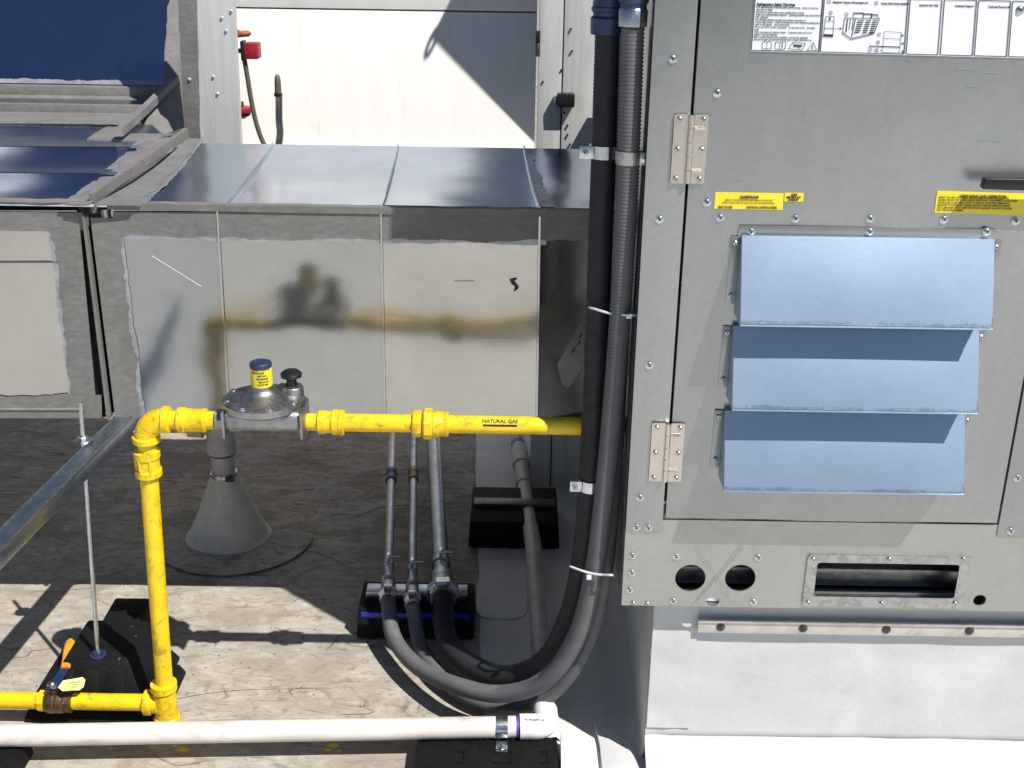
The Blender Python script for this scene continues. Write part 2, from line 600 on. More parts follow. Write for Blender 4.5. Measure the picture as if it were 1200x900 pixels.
gb = MB(); gb.grid(lambda a, b_: Vector((lerp(-250, 250, a), lerp(-250, 250, b_), -6.0)), 1, 1)
M['ground'] = simple('dry_ground', (0.10, 0.105, 0.095), 0.9, 0, 0.4, 0.3)
tag(part('ground', gb, M['ground'], keep0=True), 'dull ground far below the roof edge', 'ground', kind='structure')


def sheet(name, pts, z, mat, label, th=0.004, amp=0.004, seg=14):
    """a lapped membrane sheet: outline slightly wavy, edge of real thickness"""
    out = []
    n = len(pts)
    for i in range(n):
        a, b_ = Vector((pts[i][0], pts[i][1], z)), Vector((pts[(i + 1) % n][0], pts[(i + 1) % n][1], z))
        d = (b_ - a)
        nn = Vector((-d.y, d.x, 0)).normalized()
        for k in range(seg):
            q = a.lerp(b_, k / seg)
            out.append(q + nn * amp * noise.noise(q * 6.0 + Vector((z * 900, 0, 0))))
    mb_ = MB().prism(out, (0, 0, th))
    o = part(name, mb_, mat, keep0=True)
    return tag(o, label, 'roof sheet', kind='structure')


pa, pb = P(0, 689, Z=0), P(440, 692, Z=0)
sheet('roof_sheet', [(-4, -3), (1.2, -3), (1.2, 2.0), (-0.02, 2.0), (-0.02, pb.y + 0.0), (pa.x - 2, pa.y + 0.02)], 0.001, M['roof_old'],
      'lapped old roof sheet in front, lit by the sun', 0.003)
sheet('roof_sheet', [(-0.03, 1.75), (1.6, 1.75), (1.6, 4.55), (-0.16, 4.55)], 0.0045, M['roof_new'],
      'newer pale membrane sheet beside the curb', 0.003, 0.006)
sheet('roof_sheet', [(-6, -8.9), (8, -8.9), (8, 1.70), (-6, 1.70)], 0.0045, M['roof_new'],
      'clean pale roof sheet in front of the curb', 0.003)
# rounded patch between the black pads
cx_, cy_ = P(588, 698, Z=0.008).x, P(588, 698, Z=0.008).y
rp = []
for k in range(40):
    a = 2 * math.pi * k / 40
    c, s_ = math.cos(a), math.sin(a)
    rp.append((cx_ + 0.068 * math.copysign(abs(c) ** 0.45, c), cy_ + 0.115 * math.copysign(abs(s_) ** 0.45, s_)))
sheet('roof_patch', rp, 0.008, M['roof_new'], 'rounded square membrane patch on the roof', 0.003, 0.0, 1)
tag(bpy.data.objects['roof_patch'], cat='roof patch')
bpy.data.objects['roof_patch']['label'] = 'rounded square membrane patch on the roof between black pads'

# ================================================================== BACK WALL
YW = 4.60
wall = thing('white_wall', (-1.2, YW, 0), 'white panelled metal wall behind the ducts with a thin level seam', 'wall')
w = MB(); zs = P(450, 12, Y=YW).z
xr = P(628, 90, Y=YW).x
w.box(-5.0, xr, YW + 0.004, YW + 0.10, 0, zs - 0.003, 0.002)
part('wall_panel', w, M['white_paint'], wall)
w = MB(); w.box(-5.0, xr, YW + 0.004, YW + 0.10, zs + 0.003, 1.78, 0.002)
part('wall_panel', w, M['white_paint'], wall)
w = MB(); w.box(-5.0, xr - 0.001, YW + 0.03, YW + 0.09, zs - 0.003, zs + 0.003)
part('seam_strip', w, M['wall_gap'], wall)
w = MB(); w.box(-3.0, xr + 0.002, YW - 0.03, YW + 0.003, 0, P(450, 158, Y=YW).z - 0.05, 0.004)
part('base_trim', w, M['bar'], wall)

# bright metal cabinet right of the wall, behind the duct
YC = 3.42
cab = thing('metal_cabinet', (0.16, YC, 0), 'tall pale metal cabinet between the white wall and the black conduits', 'cabinet')
xa, xm, xb = P(631, 90, Y=YC).x, P(659, 90, Y=YC).x, 0.236
c = MB(); c.box(xa, xm - 0.002, YC, YC + 0.12, 0, 2.2, 0.002)
part('front_panel', c, M['column'], cab)
c = MB(); c.box(xm + 0.002, xb, YC + 0.002, YC + 0.12, 0, 2.2, 0.002)
part('front_panel', c, M['column'], cab)
c = MB(); c.box(xm - 0.002, xm + 0.002, YC + 0.01, YC + 0.11, 0, 2.19)
part('seam_strip', c, M['dark'], cab)
c = MB(); q = P(658, 116, Y=YC)
c.box(q.x - 0.013, q.x + 0.036, YC - 0.035, YC - 0.001, q.z - 0.019, q.z + 0.019, 0.004)
lt = part('latch', c, M['black'], cab)
c = MB(); c.box(q.x - 0.021, q.x - 0.0135, YC - 0.028, YC - 0.002, q.z - 0.012, q.z + 0.012, 0.002)
part('latch_strike', c, M['steel'], lt)
c = MB(); q0, q1 = P(630, 36, Y=YC), P(630, 66, Y=YC)
c.lathe((xa - 0.004, YC - 0.003, q1.z), (0, 0, 1), [(0.007, 0), (0.007, (q0.z - q1.z) * .48), (0.006, (q0.z - q1.z) * .5), (0.007, (q0.z - q1.z) * .52), (0.007, q0.z - q1.z)], 12)
part('hinge', c, M['bolt_dark'], cab)
for (u, v) in ((669, 34), (658, 82), (661, 132), (665, 147), (665, 158), (668, 169), (636, 96), (670, 60)):
    inst('rivet', RIVET_D, cab, P(u, v, Y=YC - 0.0005))

# ------------------------------------------------------------------ left metal column and its flank
YL = 3.62
colm = thing('metal_column', (P(255, 160, Y=YL).x, YL, 0), 'pale streaked sheet metal column with rivets left of the white wall', 'duct riser')
c = MB()
c.hexa([P(235, 400, Y=YL), P(293, 400, Y=YL), P(293, 400, Y=YL) + Vector((0, .03, 0)), P(235, 400, Y=YL) + Vector((0, .03, 0)),
        P(228, -160, Y=YL), P(266, -160, Y=YL), P(266, -160, Y=YL) + Vector((0, .03, 0)), P(228, -160, Y=YL) + Vector((0, .03, 0))])
part('column_sheet', c, M['column'], colm)
c = MB()
for i in range(24):
    v0, v1 = lerp(-160, 190, i / 24), lerp(-160, 190, (i + 1) / 24)
    def ex(v):
        t = (v + 160) / 350
        return lerp(200, 218, t) + 1.5 * noise.noise(Vector((v * .05, 3, 0))), lerp(226, 235, t) + 1.5 * noise.noise(Vector((v * .07, 8, 0)))
    a0, b0 = ex(v0); a1, b1 = ex(v1)
    c.add([P(a0, v0, Y=YL - .008), P(b0, v0, Y=YL - .008), P(b1, v1, Y=YL - .008), P(a1, v1, Y=YL - .008)], [(0, 1, 2, 3)])
    c.add([P(b0, v0, Y=YL - .008), P(b1, v1, Y=YL - .008), P(b1, v1, Y=YL - .008) + Vector((0, .05, 0)), P(b0, v0, Y=YL - .008) + Vector((0, .05, 0))], [(0, 1, 2, 3)])
    c.add([P(a0, v0, Y=YL - .008), P(a1, v1, Y=YL - .008), P(a1, v1, Y=YL - .008) + Vector((0, .05, 0)), P(a0, v0, Y=YL - .008) + Vector((0, .05, 0))], [(0, 1, 2, 3)])
part('mastic_corner', c, M['mastic'], colm)
for (u, v) in ((260, 21), (265, 36), (250, 90), (255, 110), (271, 13), (222, 93)):
    inst('rivet', RIVET, colm, P(u, v, Y=YL - (0.009 if u < 230 else 0.0005)))

# red valve, box, hoses
YR = 3.95
t = tag(thing('valve_lever', P(277, 41, Y=YR), 'rusty orange lever sticking out beside the pale column above the red box', 'lever'))
c = MB(); a, b_ = P(268, 41, Y=YR), P(294, 39, Y=YR)
c.tube([a, a.lerp(b_, .35), a.lerp(b_, .9), b_], [.006, .010, .0095, .004], 10)
part('lever_arm', c, M['rust'], t)
c = MB(); c.box(a.x + .01, a.x + .035, YR - .008, YR + .008, a.z + .004, a.z + .016, .002)
part('lever_tab', c, M['rust'], t)

t = thing('red_box', P(294, 72, Y=YR), 'small dark red square box with a black cable hanging from it', 'switch box')
q0, q1 = P(286, 50, Y=YR), P(304, 69, Y=YR)
c = MB(); c.box(q0.x, q1.x, YR - .02, YR + .04, q1.z, q0.z, .005)
part('box_body', c, M['red'], t)
c = MB(); c.box(q0.x - .010, q0.x + .001, YR - .016, YR + .03, q1.z - .004, q0.z + .006, .002)
c.box(q0.x - .03, q0.x - .008, YR, YR + .012, (q0.z + q1.z) / 2 - .008, (q0.z + q1.z) / 2 + .006, .002)
part('box_bracket', c, M['black'], t)
c = MB()
pts = catmull([P(286, 68, Y=YR), P(290, 90, Y=YR), P(294, 115, Y=YR), (P(300, 143, Y=YR)), P(308, 166, Y=YR), P(316, 178, Y=YR)], 6)
c.tube(pts, .0078, 10)
part('cable', c, M['olive'], t)

t = thing('hose_end', P(327, 190, Y=YR), 'upright grey hose end with olive cap in front of the white wall', 'hose')
c = MB(); c.tube(catmull([P(322, 190, Y=YR), P(328, 160, Y=YR), P(327, 140, Y=YR), P(327, 126, Y=YR)], 6), [.0115] * 19, 12)
part('hose', c, M['conduit'], t)
c = MB(); c.tube([P(327, 126, Y=YR), P(327, 111, Y=YR)], .012, 12)
part('ferrule', c, M['steel'], t)
c = MB(); c.tube([P(326, 113, Y=YR), P(326, 109, Y=YR)], .0135, 12)
part('ring', c, M['black'], t)
c = MB(); c.tube([P(326, 110, Y=YR), P(325.5, 97, Y=YR), P(325, 90, Y=YR), P(325, 87, Y=YR)], [.011, .0105, .009, .003], 12)
part('cap', c, M['olive'], t)

t = thing('red_valve', P(287, 140, Y=YR), 'round red valve wheel low beside the pale column', 'valve')
a = P(281, 128, Y=YR)
c = MB(); c.lathe(a - Vector((0, 0, .012)), (0, 0, 1), [(.024, 0), (.040, .003), (.042, .010), (.040, .018), (.022, .022)], 20)
part('wheel', c, M['red'], t)
c = MB(); c.tube([a - Vector((-.01, 0, .03)), a + Vector((.01, 0, .025))], .004, 8)
c.lathe(a - Vector((0, 0, .028)), (0, 0, 1), [(.018, 0), (.034, .010), (.034, .016)], 16)
part('stem', c, M['bolt_dark'], t)
c = MB(); c.tube([P(281, 138, Y=YR), P(282, 185, Y=YR)], .004, 8)
part('pipe', c, M['bolt_dark'], t)

# ================================================================== DUCTS
YD = 2.50
ZT = P(400, 243, Y=YD).z
ZB = P(400, 489, Y=YD).z
YB = P(450, 171, Z=ZT).y
TILT = 0.006         # the front leans out very slightly at its top


def strip(mb, p0, p1, q0, q1, nrm, th, n=60, amp0=0.0, amp1=0.15, fr=9.0, seed=0.0, mi=0):
    """ragged strip between edge p0-p1 and edge q0-q1, thickness th along nrm"""
    p0, p1, q0, q1, nrm = map(Vector, (p0, p1, q0, q1, nrm))
    nrm = nrm.normalized()
    L = (p1 - p0).length
    A, B = [], []
    for i in range(n + 1):
        s_ = i / n
        a, b2 = p0.lerp(p1, s_), q0.lerp(q1, s_)
        x = s_ * L
        def jag(k):
            return noise.noise(Vector((x * fr, seed + k, 0))) + 0.6 * noise.noise(Vector((x * fr * 4.1, seed + 7 + k, 0))) + 0.30 * noise.noise(Vector((x * fr * 14, seed + 17 + k, 0)))
        A.append(a + (a - b2) * amp0 * jag(0))
        B.append(b2 + (b2 - a) * amp1 * jag(40))
    vv = A + B + [v + nrm * th for v in A] + [v + nrm * th * 0.5 for v in B]
    m = n + 1
    ff = []
    for i in range(n):
        ff += [(2 * m + i, 2 * m + i + 1, 3 * m + i + 1, 3 * m + i), (i, i + 1, 2 * m + i + 1, 2 * m + i), (m + i, 3 * m + i, 3 * m + i + 1, m + i + 1)]
    ff += [(0, 2 * m, 3 * m, m), (n, m + n, 3 * m + n, 2 * m + n)]
    return mb.add(vv, ff, mi)


def F(u, v, off=0.0):
    """point on the ducts' front plane"""
    return P(u, v, Y=YD - off)


def T(u, v, off=0.0):
    """point on the ducts' top plane"""
    return P(u, v, Z=ZT + off)


def quad_panel(mb, c4, off, th, nu=14, nv=10, sag=0.0, seed=0.0, crown=0.0):
    """sheet between four corners (bl, br, tr, tl) with a little oil-canning; th = turned edges"""
    bl, br, tr, tl = map(Vector, c4)
    nrm = (br - bl).cross(tl - bl).normalized()
    def fn(a, b2):
        p = bl.lerp(br, a).lerp(tl.lerp(tr, a), b2)
        e = math.sin(math.pi * a) * math.sin(math.pi * b2)
        e2 = math.sin(math.pi * b2)
        return p + nrm * (off + sag * e * noise.noise(p * 3.5 + Vector((seed, 0, 0))) + crown * e2)
    mb.grid(fn, nu, nv)
    for (a, b2) in ((bl, br), (br, tr), (tr, tl), (tl, bl)):
        mb.add([a + nrm * off, b2 + nrm * off, b2 - nrm * th, a - nrm * th], [(0, 1, 2, 3)])
    return mb


# --- main duct
XR = 0.2385
duct = thing('supply_duct', (-.3, (YD + YB) / 2, 0), 'main galvanised rectangular duct behind the yellow gas pipe, running into the unit', 'duct')
c = MB()
xl0 = F(110, 370).x
c.box(xl0 + .02, XR - .002, YD + .045, YB - .006, ZB + .004, ZT - .024)
part('duct_body', c, M['duct'], duct)
seams_f = [((131, 246), (152, 489)), ((256, 246), (269.5, 489)), ((447, 246), (451.5, 489)), ((632.5, 246), (629, 489)), (None, None)]
for i in range(4):
    (t0, b0), (t1, b1) = seams_f[i], seams_f[i + 1]
    tl, bl = F(*t0), F(*b0)
    tr, br = (F(*t1), F(*b1)) if t1 else (Vector((XR, YD, tl.z)), Vector((XR, YD, bl.z)))
    for q in (tl, tr):
        q.z = ZT - .002; q.y -= TILT
    if not t1:
        tr.y += .035; br.y += .035
    for q in (bl, br):
        q.z = ZB
    c = MB(); quad_panel(c, (bl, br, tr, tl), 0, .006, 24, 24, .0040, i * 3.7)
    part('front_panel', c, M[('duct_dark_reflect', 'duct_mid_reflect', 'duct', 'duct_dark_reflect')[i]], duct)
    if 0 < i:
        c = MB()
        d = Vector((.0032, 0, 0)); e = Vector((0, -.006, 0))
        c.hexa([bl - d, bl + d, bl + d * .6 + e, bl - d * .6 + e, tl - d, tl + d, tl + d * .6 + e, tl - d * .6 + e])
        part('standing_seam', c, M['duct'], duct)
seams_t = [((110, 242), (219, 163)), ((263, 242), (322, 167)), ((447, 244.5), (466, 172)), ((632, 243), (614, 178))]
tops = []
for i in range(4):
    a, b_ = seams_t[i]
    fl, bk = T(*a), T(*b_)
    fl.y = YD - TILT; bk.y = YB
    tops.append((fl, bk))
tops.append((Vector((XR, YD - TILT, ZT)), Vector((XR, YB, ZT))))
for i in range(4):
    (fl, bl_), (fr, br_) = tops[i], tops[i + 1]
    c = MB(); quad_panel(c, (fl, fr, br_, bl_), 0, .006, 24, 24, .006, 9 + i * 2.3, -.014)
    part('top_panel', c, M['duct_sky_tint'] if i == 3 else M['duct_top'], duct)  # end panel coloured darker for shade and reflection beside the unit
    if i > 0:
        c = MB(); d = Vector((.003, 0, 0)); e = Vector((0, 0, .007))
        for k in range(16):
            p, q = fl.lerp(bl_, k / 16), fl.lerp(bl_, (k + 1) / 16)
            p = p - Vector((0, 0, .014 * math.sin(math.pi * k / 16))); q = q - Vector((0, 0, .014 * math.sin(math.pi * (k + 1) / 16)))
            c.hexa([p - d, p + d, q + d, q - d, p - d * .6 + e, p + d * .6 + e, q + d * .6 + e, q - d * .6 + e])
        part('standing_seam', c, M['duct_top'], duct)
c = MB(); c.box(xl0, XR, YD + .001, YB - .001, ZB - .003, ZB + .003)
part('bottom_panel', c, M['duct'], duct)
# rim along the top front edge, and mastic
c = MB()
a, b_ = F(128, 243), Vector((XR - .001, YD, ZT))
for q in (a, b_):
    q.z = ZT - .002; q.y = YD - TILT - .004
n = 70
for i in range(n):
    p, q = a.lerp(b_, i / n), a.lerp(b_, (i + 1) / n)
    w0, w1 = [.0065 + .0022 * noise.noise(z_ * 18) for z_ in (p, q)]
    c.add([p + Vector((0, -.004, -.008)), q + Vector((0, -.004, -.008)), q + Vector((0, -.005, w1)), p + Vector((0, -.005, w0)),
           p + Vector((0, .018, w0)), q + Vector((0, .018, w1)), q + Vector((0, .024, 0)), p + Vector((0, .024, 0))],
          [(0, 1, 2, 3), (3, 2, 5, 4), (4, 5, 6, 7)])
part('mastic_rim', c, M['mastic'], duct)
NY = Vector((0, -1, 0))


def fstrip(parent, a, b_, c_, d_, amp0=0., amp1=.15, fr=9., seed=0., mat='mastic', off=0.0, th=.0022, n=80, lean=True):
    mb = MB()
    def FF(q):
        p = F(*q)
        if lean:
            p.y -= TILT * (p.z - ZB) / (ZT - ZB)
        p.y -= off
        return p
    strip(mb, FF(a), FF(b_), FF(c_), FF(d_), NY, th, n, amp0, amp1, fr, seed)
    return part('mastic_strip' if mat == 'mastic' else 'mastic_smear', mb, M[mat], parent)


def tstrip(parent, a, b_, c_, d_, amp0=0., amp1=.15, fr=9., seed=0., mat='mastic', off=0.0, th=.0022, n=70, base=T):
    mb = MB()
    strip(mb, *[base(q[0], q[1], off) for q in (a, b_, c_, d_)], Vector((0, 0, 1)), th, n, amp0, amp1, fr, seed)
    for q in mb.v:
        t2 = min(1, max(0, (q.y - YD) / (YB - YD)))
        q.z -= (.014 if parent is duct else .006) * math.sin(math.pi * t2) ** (1 if parent is duct else .4)
    return part('mastic_strip' if mat == 'mastic' else 'mastic_smear', mb, M[mat], parent)


fstrip(duct, (134, 247), (700, 249), (134, 275), (700, 282), 0, .14, 7, 1, 'mastic', .0026, .0025, 140)
fstrip(duct, (134, 262), (640, 262), (134, 279), (640, 286), 0, .12, 6, 5, 'smear', .0014, .0012, 140)
fstrip(duct, (108, 254), (136, 489), (139, 254), (166, 489), 0, .16, 14, 9, 'mastic', .0030, .0028, 90)
fstrip(duct, (120, 262), (146, 489), (144, 262), (171, 489), 0, .12, 12, 12, 'smear', .0018, .0012, 90)
tstrip(duct, (111, 241), (221, 163), (157, 241), (236, 163), 0, .18, 7, 20, 'mastic', .0030, .0028)
tstrip(duct, (122, 241), (229, 163), (165, 241), (240, 163), 0, .14, 6, 23, 'smear', .0016, .0012)
tstrip(duct, (634, 242), (615, 179), (650, 242), (624, 179), 0, .5, 9, 27, 'smear', .0016, .0012)

# scratches and scuffs on the front (thin scrapes in the zinc)
for (u0, v0, u1, v1, wd, mt) in ((178, 300, 236, 336, .00028, 'tie'), (532, 330, 556, 329.5, .0002, 'mark')):
    c = MB()
    a, b_ = F(u0, v0, .0085), F(u1, v1, .0085)
    c.hexa([a + Vector((0, 0, -wd)), b_ + Vector((0, 0, -wd)), b_ + Vector((0, .002, -wd)), a + Vector((0, .002, -wd)), a + Vector((0, 0, wd)), b_ + Vector((0, 0, wd)), b_ + Vector((0, .002, wd)), a + Vector((0, .002, wd))])
    part('scratch', c, M[mt], duct)
c = MB()
for poly in ([(598, 330), (601, 327), (606, 327), (601, 331)], [(600, 332), (603, 331), (608, 337), (606, 340)], [(604, 336), (607, 338), (603, 342), (602, 341)], [(597, 328), (599, 328), (602, 333), (600, 334)]):
    c.prism([F(u, v, .0095) for (u, v) in poly], (0, .003, 0))
part('tar_splash', c, M['black'], duct)

# loose folded plate beside the conduits
pl = MB()
Yp2 = YD - .10
pts_ = [P(694, 352, Y=Yp2 + .02), P(653, 428, Y=Yp2 - .03), P(659, 451, Y=Yp2 - .05), P(666, 455, Y=Yp2 - .05), P(697, 408, Y=Yp2 + .02)]
pl.prism(pts_, (0.002, .004, 0.001))
pl.prism([pts_[3], pts_[4], pts_[4] + Vector((.02, .09, -.02)), pts_[3] + Vector((.02, .09, -.02))], (0, .003, -.002))
brk = part('bracket_plate', pl, M['bar'])
tag(brk, 'small tilted galvanised plate with dark slots left of the conduits', 'bracket')
c = MB()
for (u, v) in ((672, 408), (678, 400), (680, 391), (687, 378)):
    q = P(u, v, Y=Yp2 - .02) + Vector((0, -.012, 0))
    c.obox(q, (.003, 0, .006), (0, .001, 0), (.0014, 0, -.001))
part('slot', c, M['dark'], brk)

# --- left duct and its rising elbow
ld = thing('elbow_duct', (-1.25, YD + .5, 0), 'left galvanised duct with grey mastic seams and a dark blue reflecting sloped rise', 'duct')
YBL = P(60, 146, Z=ZT).y
XLE = F(-330, 370).x
gapt, gapb = F(98, 248), F(126, 489)
c = MB(); c.box(XLE, gapb.x - .03, YD + .006, YBL - .004, ZB + .004, ZT - .024)
part('duct_body', c, M['duct'], ld)
# two front panels split by a horizontal seam
def lf(u, v):
    p = F(u, v); p.y -= TILT * (p.z - ZB) / (ZT - ZB); return p
for i, (v0, v1) in enumerate(((306.5, 246), (489, 307.5))):
    g = lambda v: lerp(92, 115, (v - 248) / 241) - 1
    bl, br, tr, tl = lf(-330, v0), lf(g(v0), v0), lf(g(v1), v1), lf(-330, v1)
    for q in (bl, tl): q.x = XLE
    c = MB(); quad_panel(c, (bl, br, tr, tl), 0, .006, 20, 10, .003, 40 + i)
    part('front_panel', c, M['duct'], ld)
c = MB(); a, b_ = lf(-330, 307), lf(100, 307)
c.hexa([a + Vector((0, 0, -.001)), b_ + Vector((0, 0, -.001)), b_ + Vector((0, .004, -.001)), a + Vector((0, .004, -.001)),
        a + Vector((0, -.005, .003)), b_ + Vector((0, -.005, .003)), b_ + Vector((0, .004, .003)), a + Vector((0, .004, .003))])
part('standing_seam', c, M['duct'], ld)
# standing flange of the joint: open slot between two turned-out flanges
c = MB()
def fl(u, v, o):
    p = lf(u, v); p.y -= o; return p
c.prism([fl(99.5, 250, .014), fl(127.5, 489, .014), fl(130.5, 489, .014), fl(102.5, 250, .014)], (0, .022, 0))
part('joint_flange', c, M['mastic'], ld)
c = MB(); c.prism([fl(92, 282, -.002), fl(115, 489, -.002), fl(129, 489, -.002), fl(102, 262, -.002)], (0, .06, 0))
part('joint_slot', c, M['rubber'], ld)
fstrip(ld, (94, 250), (115, 489), (62, 250), (88, 489), 0, .16, 13, 31, 'mastic', .0030, .0028, 90)
fstrip(ld, (92, 262), (113, 489), (58, 262), (84, 489), 0, .10, 13, 34, 'smear', .0018, .0012, 90)
fstrip(ld, (-200, 246), (100, 248), (-200, 271), (100, 268), 0, .14, 8, 37, 'mastic', .0028, .0025, 90)
fstrip(ld, (-200, 489), (120, 489), (-200, 465), (120, 462), 0, .14, 8, 41, 'mastic', .0028, .0025, 90)
c = MB(); a, b_ = fl(-330, 244, .004), fl(104, 244, .004)
a.z = b_.z = ZT + .004
c.tube([a.lerp(b_, k / 40) + Vector((0, .002 * noise.noise(Vector((k * .7, 0, 0))), .002 * noise.noise(Vector((k * .5, 5, 0))))) for k in range(41)], .007, 8)
part('mastic_rim', c, M['mastic'], ld)
c = MB(); a, b_ = fl(-330, 479, .004), fl(100, 479, .004)
c.tube([a, b_], .004, 8)
part('bottom_bead', c, M['mastic'], ld)
# top sheets, three, split by seams across
edge = lambda v: lerp(106, 222, (242 - v) / (242 - 163))
rows = [(242, 204.5), (203.5, 173.5), (172.5, 146)]
for i, (v0, v1) in enumerate(rows):
    bl, br, tr, tl = T(0, v0), T(edge(v0), v0), T(min(edge(v1), 178 if i == 2 else 999), v1), T(0, v1)
    bl.x = tl.x = XLE
    if i == 0:
        bl.y = br.y = YD - TILT
    c = MB(); quad_panel(c, (bl, br, tr, tl), 0, .006, 20, 12, .004, 50 + i, -.006)
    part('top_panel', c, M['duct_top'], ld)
tstrip(ld, (104, 241), (219, 160), (78, 240), (170, 164), 0, .16, 8, 52, 'mastic', .0030, .0028)
tstrip(ld, (98, 241), (214, 160), (70, 240), (160, 166), 0, .14, 8, 55, 'smear', .0016, .0012)
# raised diagonal flange (two turned-up edges)
c = MB()
a, b_ = T(109, 238), T(219, 160)
n = 30
for i in range(n):
    p, q = a.lerp(b_, i / n), a.lerp(b_, (i + 1) / n)
    h0, h1 = [.022 + .003 * noise.noise(z_ * 20) for z_ in (p, q)]
    d = Vector((.007, 0, 0))
    dn = Vector((0, 0, -.022))
    c.hexa([p - d + dn, p + d + dn, q + d + dn, q - d + dn, p - d + Vector((0, 0, h0)), p + d * .7 + Vector((0, 0, h0)), q + d * .7 + Vector((0, 0, h1)), q - d + Vector((0, 0, h1))])
part('joint_flange', c, M['mastic'], ld)
# small mastic wedge at the foot of the rise
c = MB(); c.prism([T(u, v, -.0055) for (u, v) in ((102, 164.5), (112, 157), (136, 144), (166, 139), (150, 158), (205, 158), (165, 166), (125, 165.5))], (0, 0, .004)); part('mastic_patch', c, M['mastic'], ld)
# first step
Y1 = P(60, 146, Z=ZT).y
Y2 = P(60, 134, Z=ZT).y
z1 = P(60, 122, Y=Y2).z
xr1 = P(166, 132, Y=Y2).x
c = MB(); c.box(XLE, xr1, Y2, Y2 + .02, ZT - .02, z1, .003)
part('step_flange', c, M['mastic'], ld)
c = MB(); strip(c, (XLE, Y2, ZT + .003), (xr1, Y2, ZT + .003), (XLE, Y1, ZT + .003), (P(150, 146, Z=ZT).x, Y1, ZT + .003), (0, 0, 1), .003, 60, 0, .12, 8, 61)
part('mastic_strip', c, M['mastic'], ld)
Y3 = Y2 + .16
pz = P(60, 114, Y=Y3).z
c = MB(); c.hexa([(XLE, Y2 + .02, z1 - .03), (xr1 + .02, Y2 + .02, z1 - .03), (xr1 + .05, Y3, z1 - .03), (XLE, Y3, z1 - .03),
                  (XLE, Y2 + .02, z1 - .003), (xr1 + .02, Y2 + .02, z1 - .003), (xr1 + .05, Y3, pz), (XLE, Y3, pz)])
part('step_sheet', c, M['duct_sky_tint'], ld)
xr2 = P(196, 108, Y=Y3).x
z3 = P(60, 100, Y=Y3 + .01).z
c = MB(); c.box(XLE, xr2, Y3, Y3 + .03, pz - .02, z3, .003)
part('step_flange', c, M['mastic'], ld)
c = MB(); strip(c, (XLE, Y3 - .001, pz + .004), (xr2, Y3 - .001, pz + .004), (XLE, Y3 - .03, pz - .001), (xr2 - .05, Y3 - .03, pz - .001), (0, 0, 1), .003, 60, 0, .12, 8, 64)
part('mastic_strip', c, M['mastic'], ld)
# sloped sheet, rising away at 45 degrees
SL = 0.55
sa, sb = P(193, 98, Y=Y3 + .03), Vector((XLE, Y3 + .03, z3))
sa.z = z3
tr_ = sa + Vector((-.11, 1.1, 1.1)); tl_ = sb + Vector((-.02, 1.1, 1.1))
c = MB(); quad_panel(c, (sb, sa, tr_, tl_), 0, .01, 20, 20, .006, 70)
part('sloped_sheet', c, M['duct_sky_tint'], ld)
sn = Vector((0, -1, 1)).normalized()
c = MB(); strip(c, sb + sn * .002, sa + sn * .002, sb + sn * .002 + Vector((0, .012, .012)), sa + sn * .002 + Vector((0, .012, .012)), sn, .003, 120, 0, .5, 7, 72)
part('mastic_strip', c, M['smear'], ld)
c = MB(); strip(c, sa + sn * .004 + Vector((.044, 0, 0)), tr_ + sn * .004 + Vector((.044, 0, 0)), sa + sn * .004 + Vector((-.006, 0, 0)), tr_ + sn * .004 + Vector((-.006, 0, 0)), sn, .004, 60, 0, .2, 9, 75)
part('mastic_strip', c, M['mastic'], ld)
# left mastic patch high on the slope
c = MB(); strip(c, P(-40, -10, Y=Y3 + .40), P(-40, 40, Y=Y3 + .30), P(20, -10, Y=Y3 + .40), P(-4, 40, Y=Y3 + .30), sn, .004, 30, 0, .12, 9, 78)
part('mastic_strip', c, M['mastic'], ld)
# right cheek of the rise
c = MB()
ck = Vector((.046, 0, 0))
c.prism([sa + ck, tr_ + ck, tr_ + ck + Vector((0, .5, -.3)), sa + ck + Vector((0, .55, -.03)), sa + ck + Vector((0, .3, -.22)), sa + ck + Vector((0, .0, -.10))], (-.025, 0, 0))
part('side_cheek', c, M['mastic'], ld)
# diagonal flange climbing from the joint to the rise
c = MB()
a, b_ = P(140, 160, Z=ZT + .01), P(172, 131, Y=Y2 - .02)
d2 = P(205, 98, Y=Y3 + .02)
for (p, q) in ((a, b_), (b_, d2)):
    dv = Vector((.010, .004, 0)); up = Vector((0, 0, .022))
    c.hexa([p - dv, p + dv, q + dv, q - dv, p - dv + up, p + dv + up, q + dv + up, q - dv + up])
part('joint_flange', c, M['mastic'], ld)
c = MB()
c.prism([P(170, 134, Y=Y2), P(207, 97, Y=Y3 + .02), P(211, 120, Y=Y3 + .02), P(214, 150, Y=Y3 - .1), P(182, 160, Y=Y2 - .15), P(160, 158, Y=Y2 - .1)], (.004, .01, 0))
part('cheek_patch', c, M['mastic'], ld)

# --- strut under the left joint, threaded rod and its foot
s0, s1 = P(-60, 692, Z=ZB - .006), P(133, 500, Z=ZB - .006)
dr = (s1 - s0).normalized()
s1 = s1 + dr * .10
sd = Vector((dr.y, -dr.x, 0))
strut = thing('strut_channel', s0.lerp(s1, .5) - Vector((0, 0, .04)), 'zinc strut channel reaching from the lower left to under the duct joint', 'strut')
c = MB()
w_, h_, t_ = .0215, .033, .003
for (o, hw, z0, z1_) in ((0, w_, -t_, 0), (-w_ + t_ / 2, t_ / 2, -h_, -t_), (w_ - t_ / 2, t_ / 2, -h_, -t_), (-w_ + .007, .004, -h_, -h_ + t_), (w_ - .007, .004, -h_, -h_ + t_)):
    cc = s0.lerp(s1, .5) + sd * o + Vector((0, 0, (z0 + z1_) / 2))
    c.obox(cc, sd * hw, dr * ((s1 - s0).length / 2), Vector((0, 0, (z1_ - z0) / 2)), .0008)
part('channel', c, M['strut'], strut)
c = MB()
